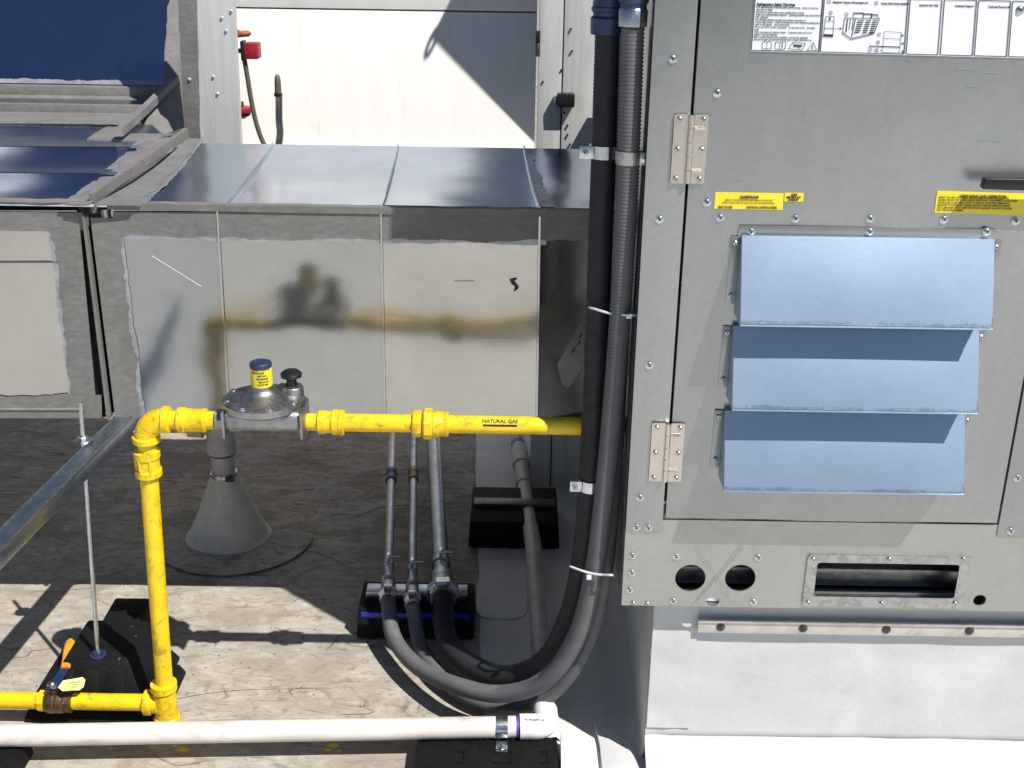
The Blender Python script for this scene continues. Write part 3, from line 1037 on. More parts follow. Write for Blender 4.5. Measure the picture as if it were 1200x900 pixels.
for o in (-w_ + .003, w_ - .003):
    c.tube([s0 + sd * o + Vector((0, 0, .0002)), s1 + sd * o + Vector((0, 0, .0002))], .0030, 10)  # brighter rods laid along the top edges to draw their highlight
part('edge_highlight', c, M['steel'], strut)
r0, r1 = P(115, 768, Z=.132), P(94.5, 471, Y=2.37)
rmid = r0.lerp(r1, (ZB - .004 - r0.z) / (r1.z - r0.z))
rod = thing('threaded_rod', r0, 'upright zinc threaded rod from the black foot up through the strut channel', 'rod')
c = MB()
rpts = resample([r0, r1], .0022)
c.tube(rpts, [.0052 if i % 2 else .0045 for i in range(len(rpts))], 9)
part('rod', c, M['steel'], rod)
ax = (r1 - r0).normalized()
rm = rmid + Vector((0, 0, .001))
c = MB(); c.lathe(rm, (0, 0, 1), [(.019, 0), (.019, .003), (.0095, .0032), (.0095, .011), (.008, .012)], 6)
part('nut', c, M['steel'], rod)
c = MB(); c.lathe(rm - Vector((0, 0, .0005)), (0, 0, 1), [(.020, 0), (.021, .001), (.020, .0022)], 20)
part('washer', c, M['steel'], rod)
c = MB(); c.lathe(r0, (0, 0, 1), [(.018, 0), (.018, .003), (.0105, .0032), (.0105, .010), (.009, .012)], 18)
part('base_washer', c, M['navy'], rod)

# ================================================================== GAS PIPE
YP = 2.20
PR = 0.0190
pz_l = P(180, 496, Y=YP).z
pzA = P(400, 496, Y=YP)
gas = thing('gas_pipe', (P(195, 840, Y=YP).x, YP, 0), 'bright yellow painted gas pipe rising from the roof and running right to the unit', 'pipe')
zpip = P(430, 495.5, Y=YP).z
xe = P(170, 500, Y=YP).x                 # riser x at top
xbot = P(194, 822, Y=YP).x
zl = P(100, 822, Y=YP).z
ER = .043
XUN = XR + .02


def hp(u):       # point on the upper run
    return Vector((P(u, 496, Y=YP).x, YP, zpip))


c = MB(); a, b_ = hp(400), Vector((XUN, YP, zpip)); c.tube([a, b_], PR * .96, 24)
run = part('pipe_run', c, M['yellow'], gas)
# lettering wrapped on the pipe
c = MB(); q = hp(586)
def wrap(x, y):
    a2 = R_(52) - y / PR
    rr = PR * .96 + .0006
    a2 = R_(36) + y / PR
    return Vector((q.x + x, YP - rr * math.cos(a2), zpip + rr * math.sin(a2)))
text(c, 'NATURAL GAS', .0105, wrap, 'CENTER', 0, .0003, 1.02)
for k in range(12):
    x0, x1 = lerp(-.034, .034, k / 12), lerp(-.034, .034, (k + 1) / 12)
    c.add([wrap(x0, -.0075), wrap(x1, -.0075), wrap(x1, -.0035), wrap(x0, -.0035)], [(0, 1, 2, 3)])
part('lettering', c, M['ink'], run)
# couplings on the upper run (profiles along +X)
def fit(u0, u1, prof, n=28, name='coupling'):
    a, b_ = hp(u0), hp(u1); L = (b_ - a).length
    c = MB(); c.lathe(a, (1, 0, 0), [(r * PR, h * L) for (r, h) in prof], n)
    return part(name, c, M['yellow_fit'], gas)
c = MB(); c.tube([hp(355), hp(376)], PR * .92, 20); part('nipple', c, M['yellow'], gas)
fit(373, 404, [(1.12, 0), (1.25, .03), (1.25, .30), (1.16, .34), (1.16, .52), (1.36, .56), (1.36, .72), (1.28, .74), (1.28, .80), (1.38, .82), (1.38, .97), (1.2, 1)])
c = MB(); c.lathe(hp(484), (1, 0, 0), [(1.32 * PR, 0), (1.42 * PR, .003), (1.42 * PR, .016), (1.3 * PR, .018)], 8); part('union_end', c, M['yellow_fit'], gas)
c = MB(); c.lathe(hp(496), (1, 0, 0), [(1.50 * PR, 0), (1.66 * PR, .003), (1.66 * PR, .017), (1.5 * PR, .020)], 8); part('union_nut', c, M['yellow_fit'], gas)
fit(508, 526, [(1.40, 0), (1.40, .35), (1.34, .4), (1.34, .8), (1.36, .82), (1.36, .95), (1.1, 1)], 20, 'union_end')
# left side: elbow, reducer
ec = Vector((xe + ER, YP, zpip - ER))
c = MB()
arc = [ec + Vector((-math.cos(a2) * ER, 0, math.sin(a2) * ER)) for a2 in [R_(90) * k / 12 for k in range(13)]]
c.tube(arc, [PR * 1.22 + PR * .08 * math.sin(math.pi * k / 12) for k in range(13)], 24)
el = part('elbow', c, M['yellow_fit'], gas)
c = MB(); c.lathe(arc[0] - Vector((0, 0, .006)), (0, 0, 1), [(PR * 1.25, 0), (PR * 1.47, .001), (PR * 1.47, .012), (PR * 1.3, .014)], 26)
part('elbow_bead', c, M['yellow_fit'], el)
c = MB(); c.lathe(arc[-1] - Vector((.006, 0, 0)), (1, 0, 0), [(PR * 1.3, 0), (PR * 1.47, .002), (PR * 1.47, .014), (PR * 1.25, .016)], 26)
part('elbow_bead', c, M['yellow_fit'], el)
c = MB(); text(c, 'C', .012, lambda x, y: Vector((xe + .006 + x, YP - PR * 1.30, zpip - .022 + y)), 'CENTER')
part('casting_mark', c, M['yellow_fit'], el)
c = MB(); c.tube([arc[-1], hp(252)], PR * .98, 20); part('nipple', c, M['yellow'], gas)
fit(209, 243, [(1.05, 0), (1.36, .03), (1.38, .25), (1.27, .27), (1.22, .85), (1.28, .88), (1.28, .97), (1.0, 1)])
c = MB(); c.tube([hp(240), hp(262)], PR * .78, 20); part('nipple', c, M['yellow'], gas)
# riser
ztop = arc[0].z
cpl_t, cpl_b = P(172, 527, Y=YP).z, P(172, 557, Y=YP).z
axr = (Vector((xbot, YP, zl)) - Vector((xe, YP, ztop))).normalized()
def rp_(z_):
    t2 = (ztop - z_) / (ztop - zl)
    return Vector((lerp(xe, xbot, t2), YP, z_))
c = MB(); c.tube([rp_(ztop + .005), rp_(zl)], PR * .98, 24); part('riser', c, M['yellow'], gas)
Lc = cpl_t - cpl_b
c = MB(); c.lathe(rp_(cpl_b), (0, 0, 1), [(1.05 * PR, 0), (1.42 * PR, .02 * Lc), (1.42 * PR, .24 * Lc), (1.26 * PR, .27 * Lc), (1.26 * PR, .68 * Lc), (1.40 * PR, .72 * Lc), (1.42 * PR, .97 * Lc), (1.05 * PR, Lc)], 26)
cp = part('coupling', c, M['yellow_fit'], gas)
c = MB()
for a2 in (-75, -25, 25):
    p = rp_(cpl_b + .45 * Lc) + Vector((math.sin(R_(a2)) * PR * 1.27, -math.cos(R_(a2)) * PR * 1.27, 0))
    c.box(p.x - .002, p.x + .002, p.y - .003, p.y + .002, p.z - .3 * Lc, p.z + .3 * Lc, .0008)
part('coupling_rib', c, M['yellow_fit'], cp)
# tee and lower run
TB = Vector((xbot, YP, zl))
c = MB(); c.lathe(TB - Vector((0, 0, .052)), (0, 0, 1), [(1.0 * PR, -.02), (1.0 * PR, 0), (1.48 * PR, .001), (1.48 * PR, .016), (1.3 * PR, .019), (1.3 * PR, .085), (1.5 * PR, .088), (1.5 * PR, .104), (1.05 * PR, .106)], 26)
c.lathe(TB - Vector((.046, 0, 0)), (1, 0, 0), [(1.05 * PR, 0), (1.48 * PR, .001), (1.48 * PR, .014), (1.25 * PR, .017), (1.25 * PR, .03)], 26)
part('tee', c, M['yellow_fit'], gas)
vx0, vx1 = P(46, 822, Y=YP).x, P(86, 822, Y=YP).x
c = MB(); c.tube([Vector((vx1 - .01, YP, zl)), TB], PR * .98, 24); part('lower_pipe', c, M['yellow'], gas)
c = MB(); c.tube([Vector((-2.2, YP, zl)), Vector((vx0 + .01, YP, zl))], PR * .98, 24); part('lower_pipe', c, M['yellow'], gas)

# ball valve
bv = thing('ball_valve', ((vx0 + vx1) / 2, YP, zl), 'brass ball valve with an orange lever on the low yellow pipe', 'valve')
L = vx1 - vx0
c = MB()
c.lathe((vx0, YP, zl), (1, 0, 0), [(1.05 * PR, 0), (1.25 * PR, .002), (1.25 * PR, .20 * L), (1.10 * PR, .23 * L)], 8)
part('valve_end', c, M['yellow_fit'], bv)
c = MB(); c.lathe((vx0 + .21 * L, YP, zl), (1, 0, 0), [(1.2 * PR, 0), (1.42 * PR, .08 * L), (1.42 * PR, .28 * L), (1.34 * PR, .30 * L), (1.34 * PR, .36 * L), (1.40 * PR, .38 * L), (1.36 * PR, .55 * L), (1.2 * PR, .58 * L)], 24)
part('valve_body', c, M['brass'], bv)
c = MB(); c.lathe((vx0 + .78 * L, YP, zl), (1, 0, 0), [(1.15 * PR, 0), (1.34 * PR, .01 * L), (1.34 * PR, .20 * L), (1.1 * PR, .23 * L)], 8)
part('valve_end', c, M['brass'], bv)
hx = vx0 + .46 * L
c = MB(); c.lathe((hx, YP, zl + PR), (0, 0, 1), [(.012, 0), (.012, .016), (.009, .017), (.009, .026)], 12); part('valve_stem', c, M['brass'], bv)
hz = zl + PR + .020
h1, h2, h3, h4 = Vector((hx, YP - .012, hz)), Vector((hx + .006, YP + .035, hz + .004)), P(77, 781, Z=hz + .014), P(83, 750, Z=hz + .016)
c = MB()
wv = Vector((.012, 0, 0)); tz = Vector((0, 0, .0016))
for p, q, wa, wb in ((h1, h2, .013, .010), (h2, h3, .010, .0085)):
    A_, B_ = Vector((wa, 0, 0)), Vector((wb, 0, 0))
    c.hexa([p - A_ - tz, p + A_ - tz, q + B_ - tz, q - B_ - tz, p - A_ + tz, p + A_ + tz, q + B_ + tz, q - B_ + tz])
hd = part('handle', c, M['blue_vinyl'], bv)
c = MB(); d = (h4 - h3)
pts = [h3 + d * k for k in (-.05, .3, .7, .93, 1.0)]
vv, n_ = [], 12
for p, wa in zip(pts, (.0105, .0115, .0125, .0115, .005)):
    for k in range(n_):
        a2 = 2 * math.pi * k / n_
        vv.append(p + Vector((math.cos(a2) * wa, 0, math.sin(a2) * .0048)))
ff = [(i * n_ + k, i * n_ + (k + 1) % n_, (i + 1) * n_ + (k + 1) % n_, (i + 1) * n_ + k) for i in range(4) for k in range(n_)]
ff += [tuple(range(n_)), tuple(4 * n_ + k for k in range(n_))]
c.add(vv, ff); part('handle_grip', c, M['orange'], hd)
c = MB(); c.lathe((hx, YP, hz + .0018), (0, 0, 1), [(.011, 0), (.011, .007), (.005, .0075), (.005, .011)], 6)
part('handle_nut', c, M['steel'], hd)
c = MB(); tz_ = hz + .010
tp = [(68, 806), (74, 798), (97, 794), (100, 797), (98, 805), (93, 809), (73, 810)]
c.prism([P(u, v, Z=tz_ + .006 * math.sin(k)) for k, (u, v) in enumerate(tp)], (0, 0, .0012))
tg = part('paper_tag', c, M['tag'], bv)
c = MB()
for (u0, v0, u1, v1) in ((80, 800, 95, 798), (78, 803, 93, 801.5), (82, 806, 90, 805)):
    a, b_ = P(u0, v0, Z=tz_ + .0078), P(u1, v1, Z=tz_ + .0078)
    c.hexa([a + Vector((0, -.0004, -.001)), b_ + Vector((0, -.0004, -.001)), b_ + Vector((0, .0004, -.001)), a + Vector((0, .0004, -.001)), a + Vector((0, -.0004, 0)), b_ + Vector((0, -.0004, 0)), b_ + Vector((0, .0004, 0)), a + Vector((0, .0004, 0))])
part('tag_print', c, M['ink_soft'], tg)

# regulator
rx = hp(310).x
reg = thing('gas_regulator', (rx, YP, zpip - .03), 'round cast aluminium gas regulator in the yellow pipe, with a capped tower', 'regulator')
zr = zpip + .038
RR = .080
c = MB(); bx0, bx1 = hp(267).x, hp(359).x
c.box(bx0, bx1, YP - .050, YP + .055, zpip - .004, zr + .002, .014, 0, 3)
c.lathe((rx, YP, zr - .012), (0, 0, 1), [(.060, 0), (RR * .93, .010), (RR, .0115), (RR, .017)], 40)
part('body', c, M['cast'], reg)
c = MB(); c.lathe((rx, YP, zr + .005), (0, 0, 1), [(RR, 0), (RR * 1.01, .002), (RR * 1.0, .007), (RR * .9, .010), (RR * .82, .011), (RR * .6, .015), (RR * .42, .019), (RR * .32, .024), (.0225, .030), (.0215, .036)], 40)
part('cover', c, M['cast'], reg)
ztw = zr + .034
ztp = P(310, 424, Y=YP).z
c = MB(); c.lathe((rx, YP, ztw), (0, 0, 1), [(.0205, 0), (.0205, ztp - ztw - .008)], 28)
tw = part('tower', c, M['cast'], reg)
c = MB(); c.lathe((rx, YP, ztp - .010), (0, 0, 1), [(.0215, 0), (.0218, .004), (.0218, .008), (.0195, .010)], 28)
part('tower_cap', c, M['navy'], reg)
c = MB()
za, zb = P(310, 457, Y=YP - .02).z, P(310, 431, Y=YP - .02).z
nn_ = 28
for k in range(nn_):
    a0, a1 = 2 * math.pi * k / nn_, 2 * math.pi * (k + 1) / nn_
    rr = .0212
    c.add([(rx + rr * math.sin(a0), YP - rr * math.cos(a0), za), (rx + rr * math.sin(a1), YP - rr * math.cos(a1), za),
           (rx + rr * math.sin(a1), YP - rr * math.cos(a1), zb), (rx + rr * math.sin(a0), YP - rr * math.cos(a0), zb)], [(0, 1, 2, 3)])
lb = part('tower_label', c, M['sticker_y'], reg)
c = MB()
for k, (s_, x_) in enumerate((('WARNING: VENTED OR', -.016), ('PRESSURE RELIEF', -.016), ('LIMITS MAX', -.004), ('LINE PRESSURE', -.006), ('REGULATOR', -.002), ('OUTLET PIPE', -.004))):
    zz = zb - .0075 - k * .0062
    def wr(x, y, zz=zz):
        a2 = (x + x_) / .0214
        return Vector((rx + .0215 * math.sin(a2), YP - .0215 * math.cos(a2), zz + y))
    text(c, s_, .0058, wr, 'LEFT', 0, .0002, .62)
part('label_print', c, M['ink'], lb)
c = MB()
zc = zr + .020
c.hexa([P(298, 481.5, Y=YP - .050), P(319, 481.5, Y=YP - .050), P(319, 477.5, Y=YP - .043), P(298, 477.5, Y=YP - .043)] + [p + Vector((0, -.0012, .0012)) for p in (P(298, 481.5, Y=YP - .050), P(319, 481.5, Y=YP - .050), P(319, 477.5, Y=YP - .043), P(298, 477.5, Y=YP - .043))])
part('small_label', c, M['sticker_y'], reg)
for k in range(8):
    a2 = R_(22.5 + 45 * k)
    c = MB(); c.lathe((rx + math.cos(a2) * RR * .88, YP + math.sin(a2) * RR * .88, zr + .0135), (0, 0, 1), [(.0080, 0), (.0078, .002), (.0050, .0022), (.0050, .0045), (.0035, .0052)], 10)
    part('cover_screw', c, M['steel'], reg)
vx, vy = hp(342).x, YP + .022
c = MB(); c.lathe((vx, vy, zr + .008), (0, 0, 1), [(.024, 0), (.023, .020), (.021, .023), (.010, .024)], 22)
part('vent_boss', c, M['cast'], reg)
c = MB(); c.lathe((vx, vy, zr + .030), (0, 0, 1), [(.0115, 0), (.0100, .014), (.0120, .016), (.0210, .021), (.0215, .027), (.0150, .033), (.004, .0345)], 22)
part('vent_cap', c, M['black'], reg)
for (u0, u1, nm) in ((253, 271, 'inlet_hub'), (350, 356, 'outlet_hub')):
    a, b_ = hp(u0), hp(u1)
    c = MB(); c.lathe(a, (1, 0, 0), [(.020, 0), (.0235, .002), (.0235, (b_ - a).length * .55), (.021, (b_ - a).length * .6), (.021, (b_ - a).length + (.02 if nm == 'inlet_hub' else .002))], 8)
    part(nm, c, M['cast'], reg)
for u in (269, 358.5):
    p = hp(u); c = MB(); c.box(p.x - .003, p.x + .003, YP - .054, YP + .03, zpip - .016, zpip + .040, .002)
    part('body_rib', c, M['cast'], reg)

# black stepped foot under rod
foot = thing('rubber_support', (-.92, 2.3, 0), 'stepped black rubber support behind the ball valve, carrying the threaded rod', 'support block')
def frus(mb, b, z0, tq, z1, bev=.006):
    (x0, x1, y0, y1), (X0, X1, Y0_, Y1_) = b, tq
    mb.bhexa([(x0, y0, z0), (x1, y0, z0), (x1, y1, z0), (x0, y1, z0), (X0, Y0_, z1), (X1, Y0_, z1), (X1, Y1_, z1), (X0, Y1_, z1)], bev)
fx0, fx1 = P(28, 848, Z=0.0).x, P(181, 845, Z=0.0).x
c = MB(); frus(c, (fx0, fx1, 2.20, 2.46), .008, (fx0 + .015, fx1 - .015, 2.225, 2.44), .045)
part('foot_base', c, M['rubber'], foot)
c = MB(); frus(c, (fx0 + .035, fx1 - .02, 2.228, 2.46), .043, (fx0 + .085, fx1 - .060, 2.265, 2.43), .131)
part('foot_block', c, M['rubber'], foot)
c = MB(); frus(c, (fx0 + .10, fx1 - .075, 2.43, 2.56), .008, (fx0 + .115, fx1 - .085, 2.43, 2.535), .128)
part('foot_block', c, M['rubber'], foot)
c = MB(); frus(c, (fx1 - .04, fx1 + .03, 2.26, 2.40), .008, (fx1 - .04, fx1 + .02, 2.28, 2.38), .045)
part('foot_ear', c, M['rubber'], foot)
for k in range(3):
    x_ = lerp(fx0 + .06, fx1 - .06, (k + .5) / 3)
    c = MB(); frus(c, (x_ - .028, x_ + .028, 2.222, 2.27), .044, (x_ - .020, x_ + .020, 2.255, 2.30), .112, .004); part('foot_rib', c, M['rubber'], foot)
c = MB(); c.box(fx0 + .02, fx0 + .05, 2.24, 2.42, .04, .062, .006); part('foot_rib', c, M['rubber'], foot)
for (x_, y_) in ((fx1 - .07, 2.36), (fx1 - .09, 2.40), (fx1 - .08, 2.27)):
    c = MB(); c.lathe((x_, y_, .131), (0, 0, 1), [(.003, 0), (.003, .002), (.001, .003)], 8); part('pin', c, M['steel'], foot)

# ================================================================== DRAIN PIPE
dz = .078
d0, d1 = P(-140, 864.5, Z=dz), P(640, 851, Z=dz)
DR = .0232
drn = thing('drain_pipe', (d1.x, d1.y, 0), 'white PVC drain pipe across the front with an elbow turning back under the duct', 'pipe')
c = MB(); c.tube([d0.lerp(d1, k / 20) for k in range(20)] + [d1 - (d1 - d0).normalized() * .02], DR, 24)
part('front_pipe', c, M['pvc'], drn)
b0, b1 = P(625, 640, Z=.072), P(606, 512, Z=.072)
dirx = (d1 - d0).normalized()
diry = (b0 - d1); diry.z = 0; diry.normalize()
ctr = d1.copy()
c = MB()
er = .035
earc = []
st = ctr - dirx * er; en = ctr + diry * er
for k in range(13):
    t2 = k / 12
    earc.append((1 - t2) ** 2 * st + 2 * t2 * (1 - t2) * (ctr + (dirx - diry) * .006) + t2 * t2 * en)
c.tube([st - dirx * .022] + earc + [en + diry * .02], DR * 1.18, 24)
e1 = part('elbow', c, M['pvc_fit'], drn)
c = MB(); q_ = st - dirx * .004
for k, s_ in enumerate(('PVC 90 ELBOW 1-1/4',)):
    def wp(x, y):
        a2 = R_(62) + y / (DR * 1.18)
        rr = DR * 1.18 + .0006
        return Vector((q_.x - .008 + x, q_.y - rr * math.cos(a2), q_.z + rr * math.sin(a2)))
    text(c, s_, .0075, wp, 'LEFT', 0, .0002, .62)
part('lettering', c, M['ink'], e1)
c = MB(); c.tube([st - dirx * .030, st - dirx * .0215], DR * 1.02, 24); part('primer_band', c, M['primer'], drn)
c = MB(); c.tube([en + diry * .015, b0, b1, b1 + (b1 - b0) * .2], DR * .98, 20); part('return_pipe', c, M['pvc_grey'], drn)
for (v_, k_, rr) in ((522, 'primer', 1.03), (538, 'pvc_grey', 1.2), (567, 'pvc_grey', 1.14)):
    t2 = (640 - v_) / (640 - 512)
    # perspective-correct place along the return pipe
    yy = P(lerp(625, 606, t2), v_, Z=.072).y
    s_ = (yy - b0.y) / (b1.y - b0.y)
    p = b0.lerp(b1, s_); dd = (b1 - b0).normalized()
    c = MB(); c.tube([p - dd * .05, p + dd * .05] if rr > 1.18 else [p - dd * .012, p + dd * .012], DR * rr, 20)
    part('coupling' if rr > 1.05 else 'primer_band', c, M[k_], drn)

# pipe strap
cl = d0.lerp(d1, (587 + 140) / 780)
cp_ = thing('pipe_strap', (cl.x, cl.y - DR, .03), 'shiny one-hole strap over the white drain pipe', 'strap')
c = MB()
nn_ = 20
for k in range(nn_):
    a0, a1 = R_(lerp(-20, 190, k / nn_)), R_(lerp(-20, 190, (k + 1) / nn_))
    ra, rb_ = DR + .0004, DR + .0026
    w2 = .0125
    def rg(a2, rr, xx): return Vector((cl.x + xx, cl.y - rr * math.cos(a2), cl.z + rr * math.sin(a2)))
    c.hexa([rg(a0, ra, -w2), rg(a0, ra, w2), rg(a1, ra, w2), rg(a1, ra, -w2), rg(a0, rb_, -w2), rg(a0, rb_, w2), rg(a1, rb_, w2), rg(a1, rb_, -w2)])
part('strap_band', c, M['steel'], cp_)
c = MB(); c.box(cl.x - .0125, cl.x + .0125, cl.y - DR - .036, cl.y - DR - .001, .0575, .0605, .001)
part('strap_foot', c, M['steel'], cp_)
c = MB(); c.lathe((cl.x, cl.y - DR - .022, .0606), (0, 0, 1), [(.0075, 0), (.0072, .004), (.004, .0055)], 6)
part('strap_screw', c, M['steel'], cp_)

# ================================================================== BLACK PADS
def pad(name, x0, x1, y0, y1, h, label, group, slope=.012):
    t_ = thing(name, ((x0 + x1) / 2, (y0 + y1) / 2, 0), label, 'support block', group)
    c_ = MB(); frus(c_, (x0, x1, y0, y1), .008, (x0 + slope * .4, x1 - slope * .4, y0 + slope, y1 - slope), h, .005)
    part('pad_body', c_, M['rubber'], t_)
    for k in range(5):
        xa_, xb_ = lerp(x0, x1, k / 5 + .03), lerp(x0, x1, (k + 1) / 5 - .03)
        c_ = MB(); frus(c_, (xa_, xb_, y0 - .004, y0 + .02), .010, (xa_ + .004, xb_ - .004, y0 + slope - .003, y0 + .03), h - .022, .003)
        part('pad_rib', c_, M['rubber'], t_)
    return t_


G_P = 'black rubber pipe support blocks on the roof'
px0, px1 = P(418, 750, Z=.0).x, P(556, 750, Z=.0).x
py0 = P(480, 752, Z=.0).y
pd = pad('support_pad', px0, px1, py0, py0 + .155, .088, 'black rubber block with a blue stripe under the three conduit connectors', G_P)
c = MB(); yb = P(480, 694, Z=.075).y
c.box(px0 + .012, px1 - .012, py0 + .006, py0 + .0115, .064, .079, .0015); part('blue_stripe', c, M['blue_stripe'], pd)
c = MB(); c.box(px0 + .02, px1 - .02, py0 + .055, py0 + .096, .088, .110, .002); part('strut_rail', c, M['strut'], pd)
qx0, qx1 = P(549, 640, Z=.0).x, P(655, 640, Z=.0).x
qy0 = P(600, 646, Z=0).y
pd2 = pad('support_pad', qx0, qx1, qy0, qy0 + .25, .088, 'black rubber block with a dotted metal rail under the grey drain pipe', G_P)
c = MB(); c.box(qx0 + .012, qx1 - .012, qy0 + .100, qy0 + .141, .086, .100, .002); rl = part('strut_rail', c, M['bolt_dark'], pd2)
c = MB()
for k in range(22):
    x_ = lerp(qx0 + .02, qx1 - .02, k / 21)
    c.box(x_ - .002, x_ + .002, qy0 + .0985, qy0 + .0998, .091, .096)
part('rail_dots', c, M['dark'], rl)
nx0, nx1 = P(484, 885, Z=.055).x, P(656, 885, Z=.055).x
pd3 = pad('support_pad', nx0, nx1, 1.86, 2.13, .056, 'black rubber block with slots under the drain pipe elbow', G_P)
for (u0, u1, v0, v1) in ((535, 545, 880.5, 894), (577, 600, 880.5, 894), (632, 642, 880.5, 894)):
    a, b_ = P(u0, v1, Z=.057), P(u1, v0, Z=.057)
    c = MB()
    for (xx0, xx1, yy0, yy1) in ((a.x, b_.x, b_.y - .002, b_.y), (a.x, b_.x, a.y, a.y + .002), (b_.x - .002, b_.x, a.y, b_.y)):
        c.box(xx0, xx1, yy0, yy1, .0555, .0585)
    part('slot_rib', c, M['rubber'], pd3)
for k in range(11):
    c = MB(); u = lerp(500, 650, k / 10); q = P(u, 868, Z=.057)
    c.tube([q + Vector((-.010, 0, 0)), q + Vector((-.005, .006, .002)), q + Vector((.003, .007, .002)), q + Vector((.010, .0, 0))], .0022, 6)
    part('scallop', c, M['rubber'], pd3)
pd4 = pad('support_pad', P(-70, 890, Z=.05).x, P(22, 890, Z=.05).x, 1.80, 2.10, .054, 'black rubber block under the far left end of the drain pipe', G_P)

c = MB(); sp = [(657, 853), (660, 856), (683, 868), (686, 900), (686, 925), (658, 925)]
zt = .052
c.prism([P(u, v, Z=zt) for (u, v) in sp], (0, 0, -.044))
tag(part('membrane_scrap', c, M['scrap']), 'white dirty block of membrane beside the drain pipe elbow', 'offcut')

# ================================================================== CONDUITS
G_C = 'metal conduits running back under the duct'
def rigid(name, ua, va, ub, vb, r, label, coup_v, coup_mat, z=.125):
    a, b_ = P(ua, va, Z=z), P(ub, vb, Z=z)
    b_ = b_ + (b_ - a) * .15
    t_ = thing(name, (a.x, a.y, z), label, 'conduit', G_C)
    c_ = MB(); c_.tube([a, b_], r, 16); part('tube', c_, M['conduit'], t_)
    d_ = (b_ - a).normalized()
    def at_v(v):
        u = lerp(ua, ub, (va - v) / (va - vb))
        y = P(u, v, Z=z).y
        return a + d_ * ((y - a.y) / d_.y)
    if coup_v:
        p = at_v(coup_v)
        c_ = MB(); c_.lathe(p - d_ * .035, d_, [(r * 1.02, 0), (r * 1.35, .002), (r * 1.35, .022), (r * 1.2, .024), (r * 1.2, .045), (r * 1.35, .047), (r * 1.35, .068), (r, .07)], 16)
        part('coupling', c_, coup_mat, t_)
    # connector at the near end
    k = r / .0125
    c_ = MB(); c_.lathe(a + d_ * .02, -d_, [(r * 1.02, 0), (r * 1.4, .002), (r * 1.42, .030), (r * 1.3, .032), (r * 1.5, .036), (r * 1.5, .066), (r * 1.3, .068)], 18)
    cn = part('connector_body', c_, M['conduit'], t_)
    c_ = MB(); c_.lathe(a - d_ * .046, -d_, [(r * 1.5, 0), (r * 1.95, .003), (r * 1.98, .026), (r * 1.7, .032), (r * 1.6, .040)], 8)
    part('connector_nut', c_, M['steel'], t_)
    # strap clamp with its screw, just behind
    p = a + d_ * .085
    c_ = MB(); c_.lathe(p - d_ * .012, d_, [(r * 1.02, 0), (r * 1.18, .001), (r * 1.18, .024), (r * 1.02, .025)], 16)
    cl_ = part('strut_clamp', c_, M['conduit'], t_)
    c_ = MB(); c_.box(p.x - .004, p.x + .004, p.y - .012, p.y + .012, z + r, z + r + .020, .001)
    c_.tube([p + Vector((-.006, 0, r + .013)), p + Vector((.030, 0, r + .013))], .0028, 8)
    part('clamp_screw', c_, M['steel'], cl_)
    return a - d_ * .08, -d_


e1_, t1_ = rigid('rigid_conduit', 455, 682, 460, 505, .0125, 'leftmost metal conduit under the yellow pipe with a blue coupling', 558, M['navy'])
e2_, t2_ = rigid('rigid_conduit', 483, 688, 485, 505, .0115, 'thin middle metal conduit with a dull brass coupling', 557, M['brass'])
e3_, t3_ = rigid('rigid_conduit', 518, 680, 507, 505, .0215, 'thickest metal conduit, rightmost of the three under the yellow pipe', None, None)

YU = 2.05
G_F = 'flexible conduits looping up to the unit'
def flex(name, start, path, r, mat, label, ribs=.0048, depth=.055, r2=None):
    pts_ = [start] + [P(u, v, Y=y) for (u, v, y) in path]
    sp_ = resample(catmull(pts_, 24), ribs / 2)
    rs = []
    for i, p in enumerate(sp_):
        rr = r if r2 is None else lerp(r, r2, min(1, i / len(sp_) * 1.3))
        rs.append(rr * (1.0 if i % 2 else 1 - depth))
    t_ = thing(name, (sp_[0].x, sp_[0].y, .05), label, 'hose', G_F)
    c_ = MB(); c_.tube(sp_, rs, 20)
    part('hose', c_, mat, t_, sharp=80)
    return t_, sp_


fa, spa = flex('flexible_conduit', e3_, [(522, 742, 2.44), (544, 774, 2.34), (590, 793, 2.26), (638, 775, 2.21), (668, 722, 2.175), (684, 650, 2.155), (692, 560, 2.15), (698, 440, 2.15), (703, 300, 2.15), (708, 170, 2.15), (713, 30, 2.15)],
               .0262, M['flex_dark'], 'thickest dark flexible conduit, left of the pair on the unit side', .0066, .045, .0235)
fb, spb = flex('flexible_conduit', e1_, [(462, 748, 2.46), (492, 783, 2.34), (540, 805, 2.23), (590, 813, 2.17), (640, 796, 2.135), (676, 745, 2.12), (696, 670, 2.11), (707, 590, 2.105), (718, 480, 2.10), (728, 350, 2.095), (736, 200, 2.09), (742, 30, 2.09)],
               .0195, M['flex'], 'light grey ribbed flexible conduit in front of the loop, from the leftmost connector', .0066, .13, .0205)
fc, spc = flex('flexible_conduit', e2_, [(493, 757, 2.47), (515, 790, 2.36), (552, 818, 2.275), (600, 826, 2.22), (650, 809, 2.185), (688, 752, 2.165), (706, 680, 2.155), (715, 600, 2.148), (722, 490, 2.143), (728, 350, 2.14), (733, 200, 2.135), (738, 30, 2.135)],
               .0185, M['flex'], 'grey flexible conduit tucked behind the front one, from the middle connector', .0066, .11)

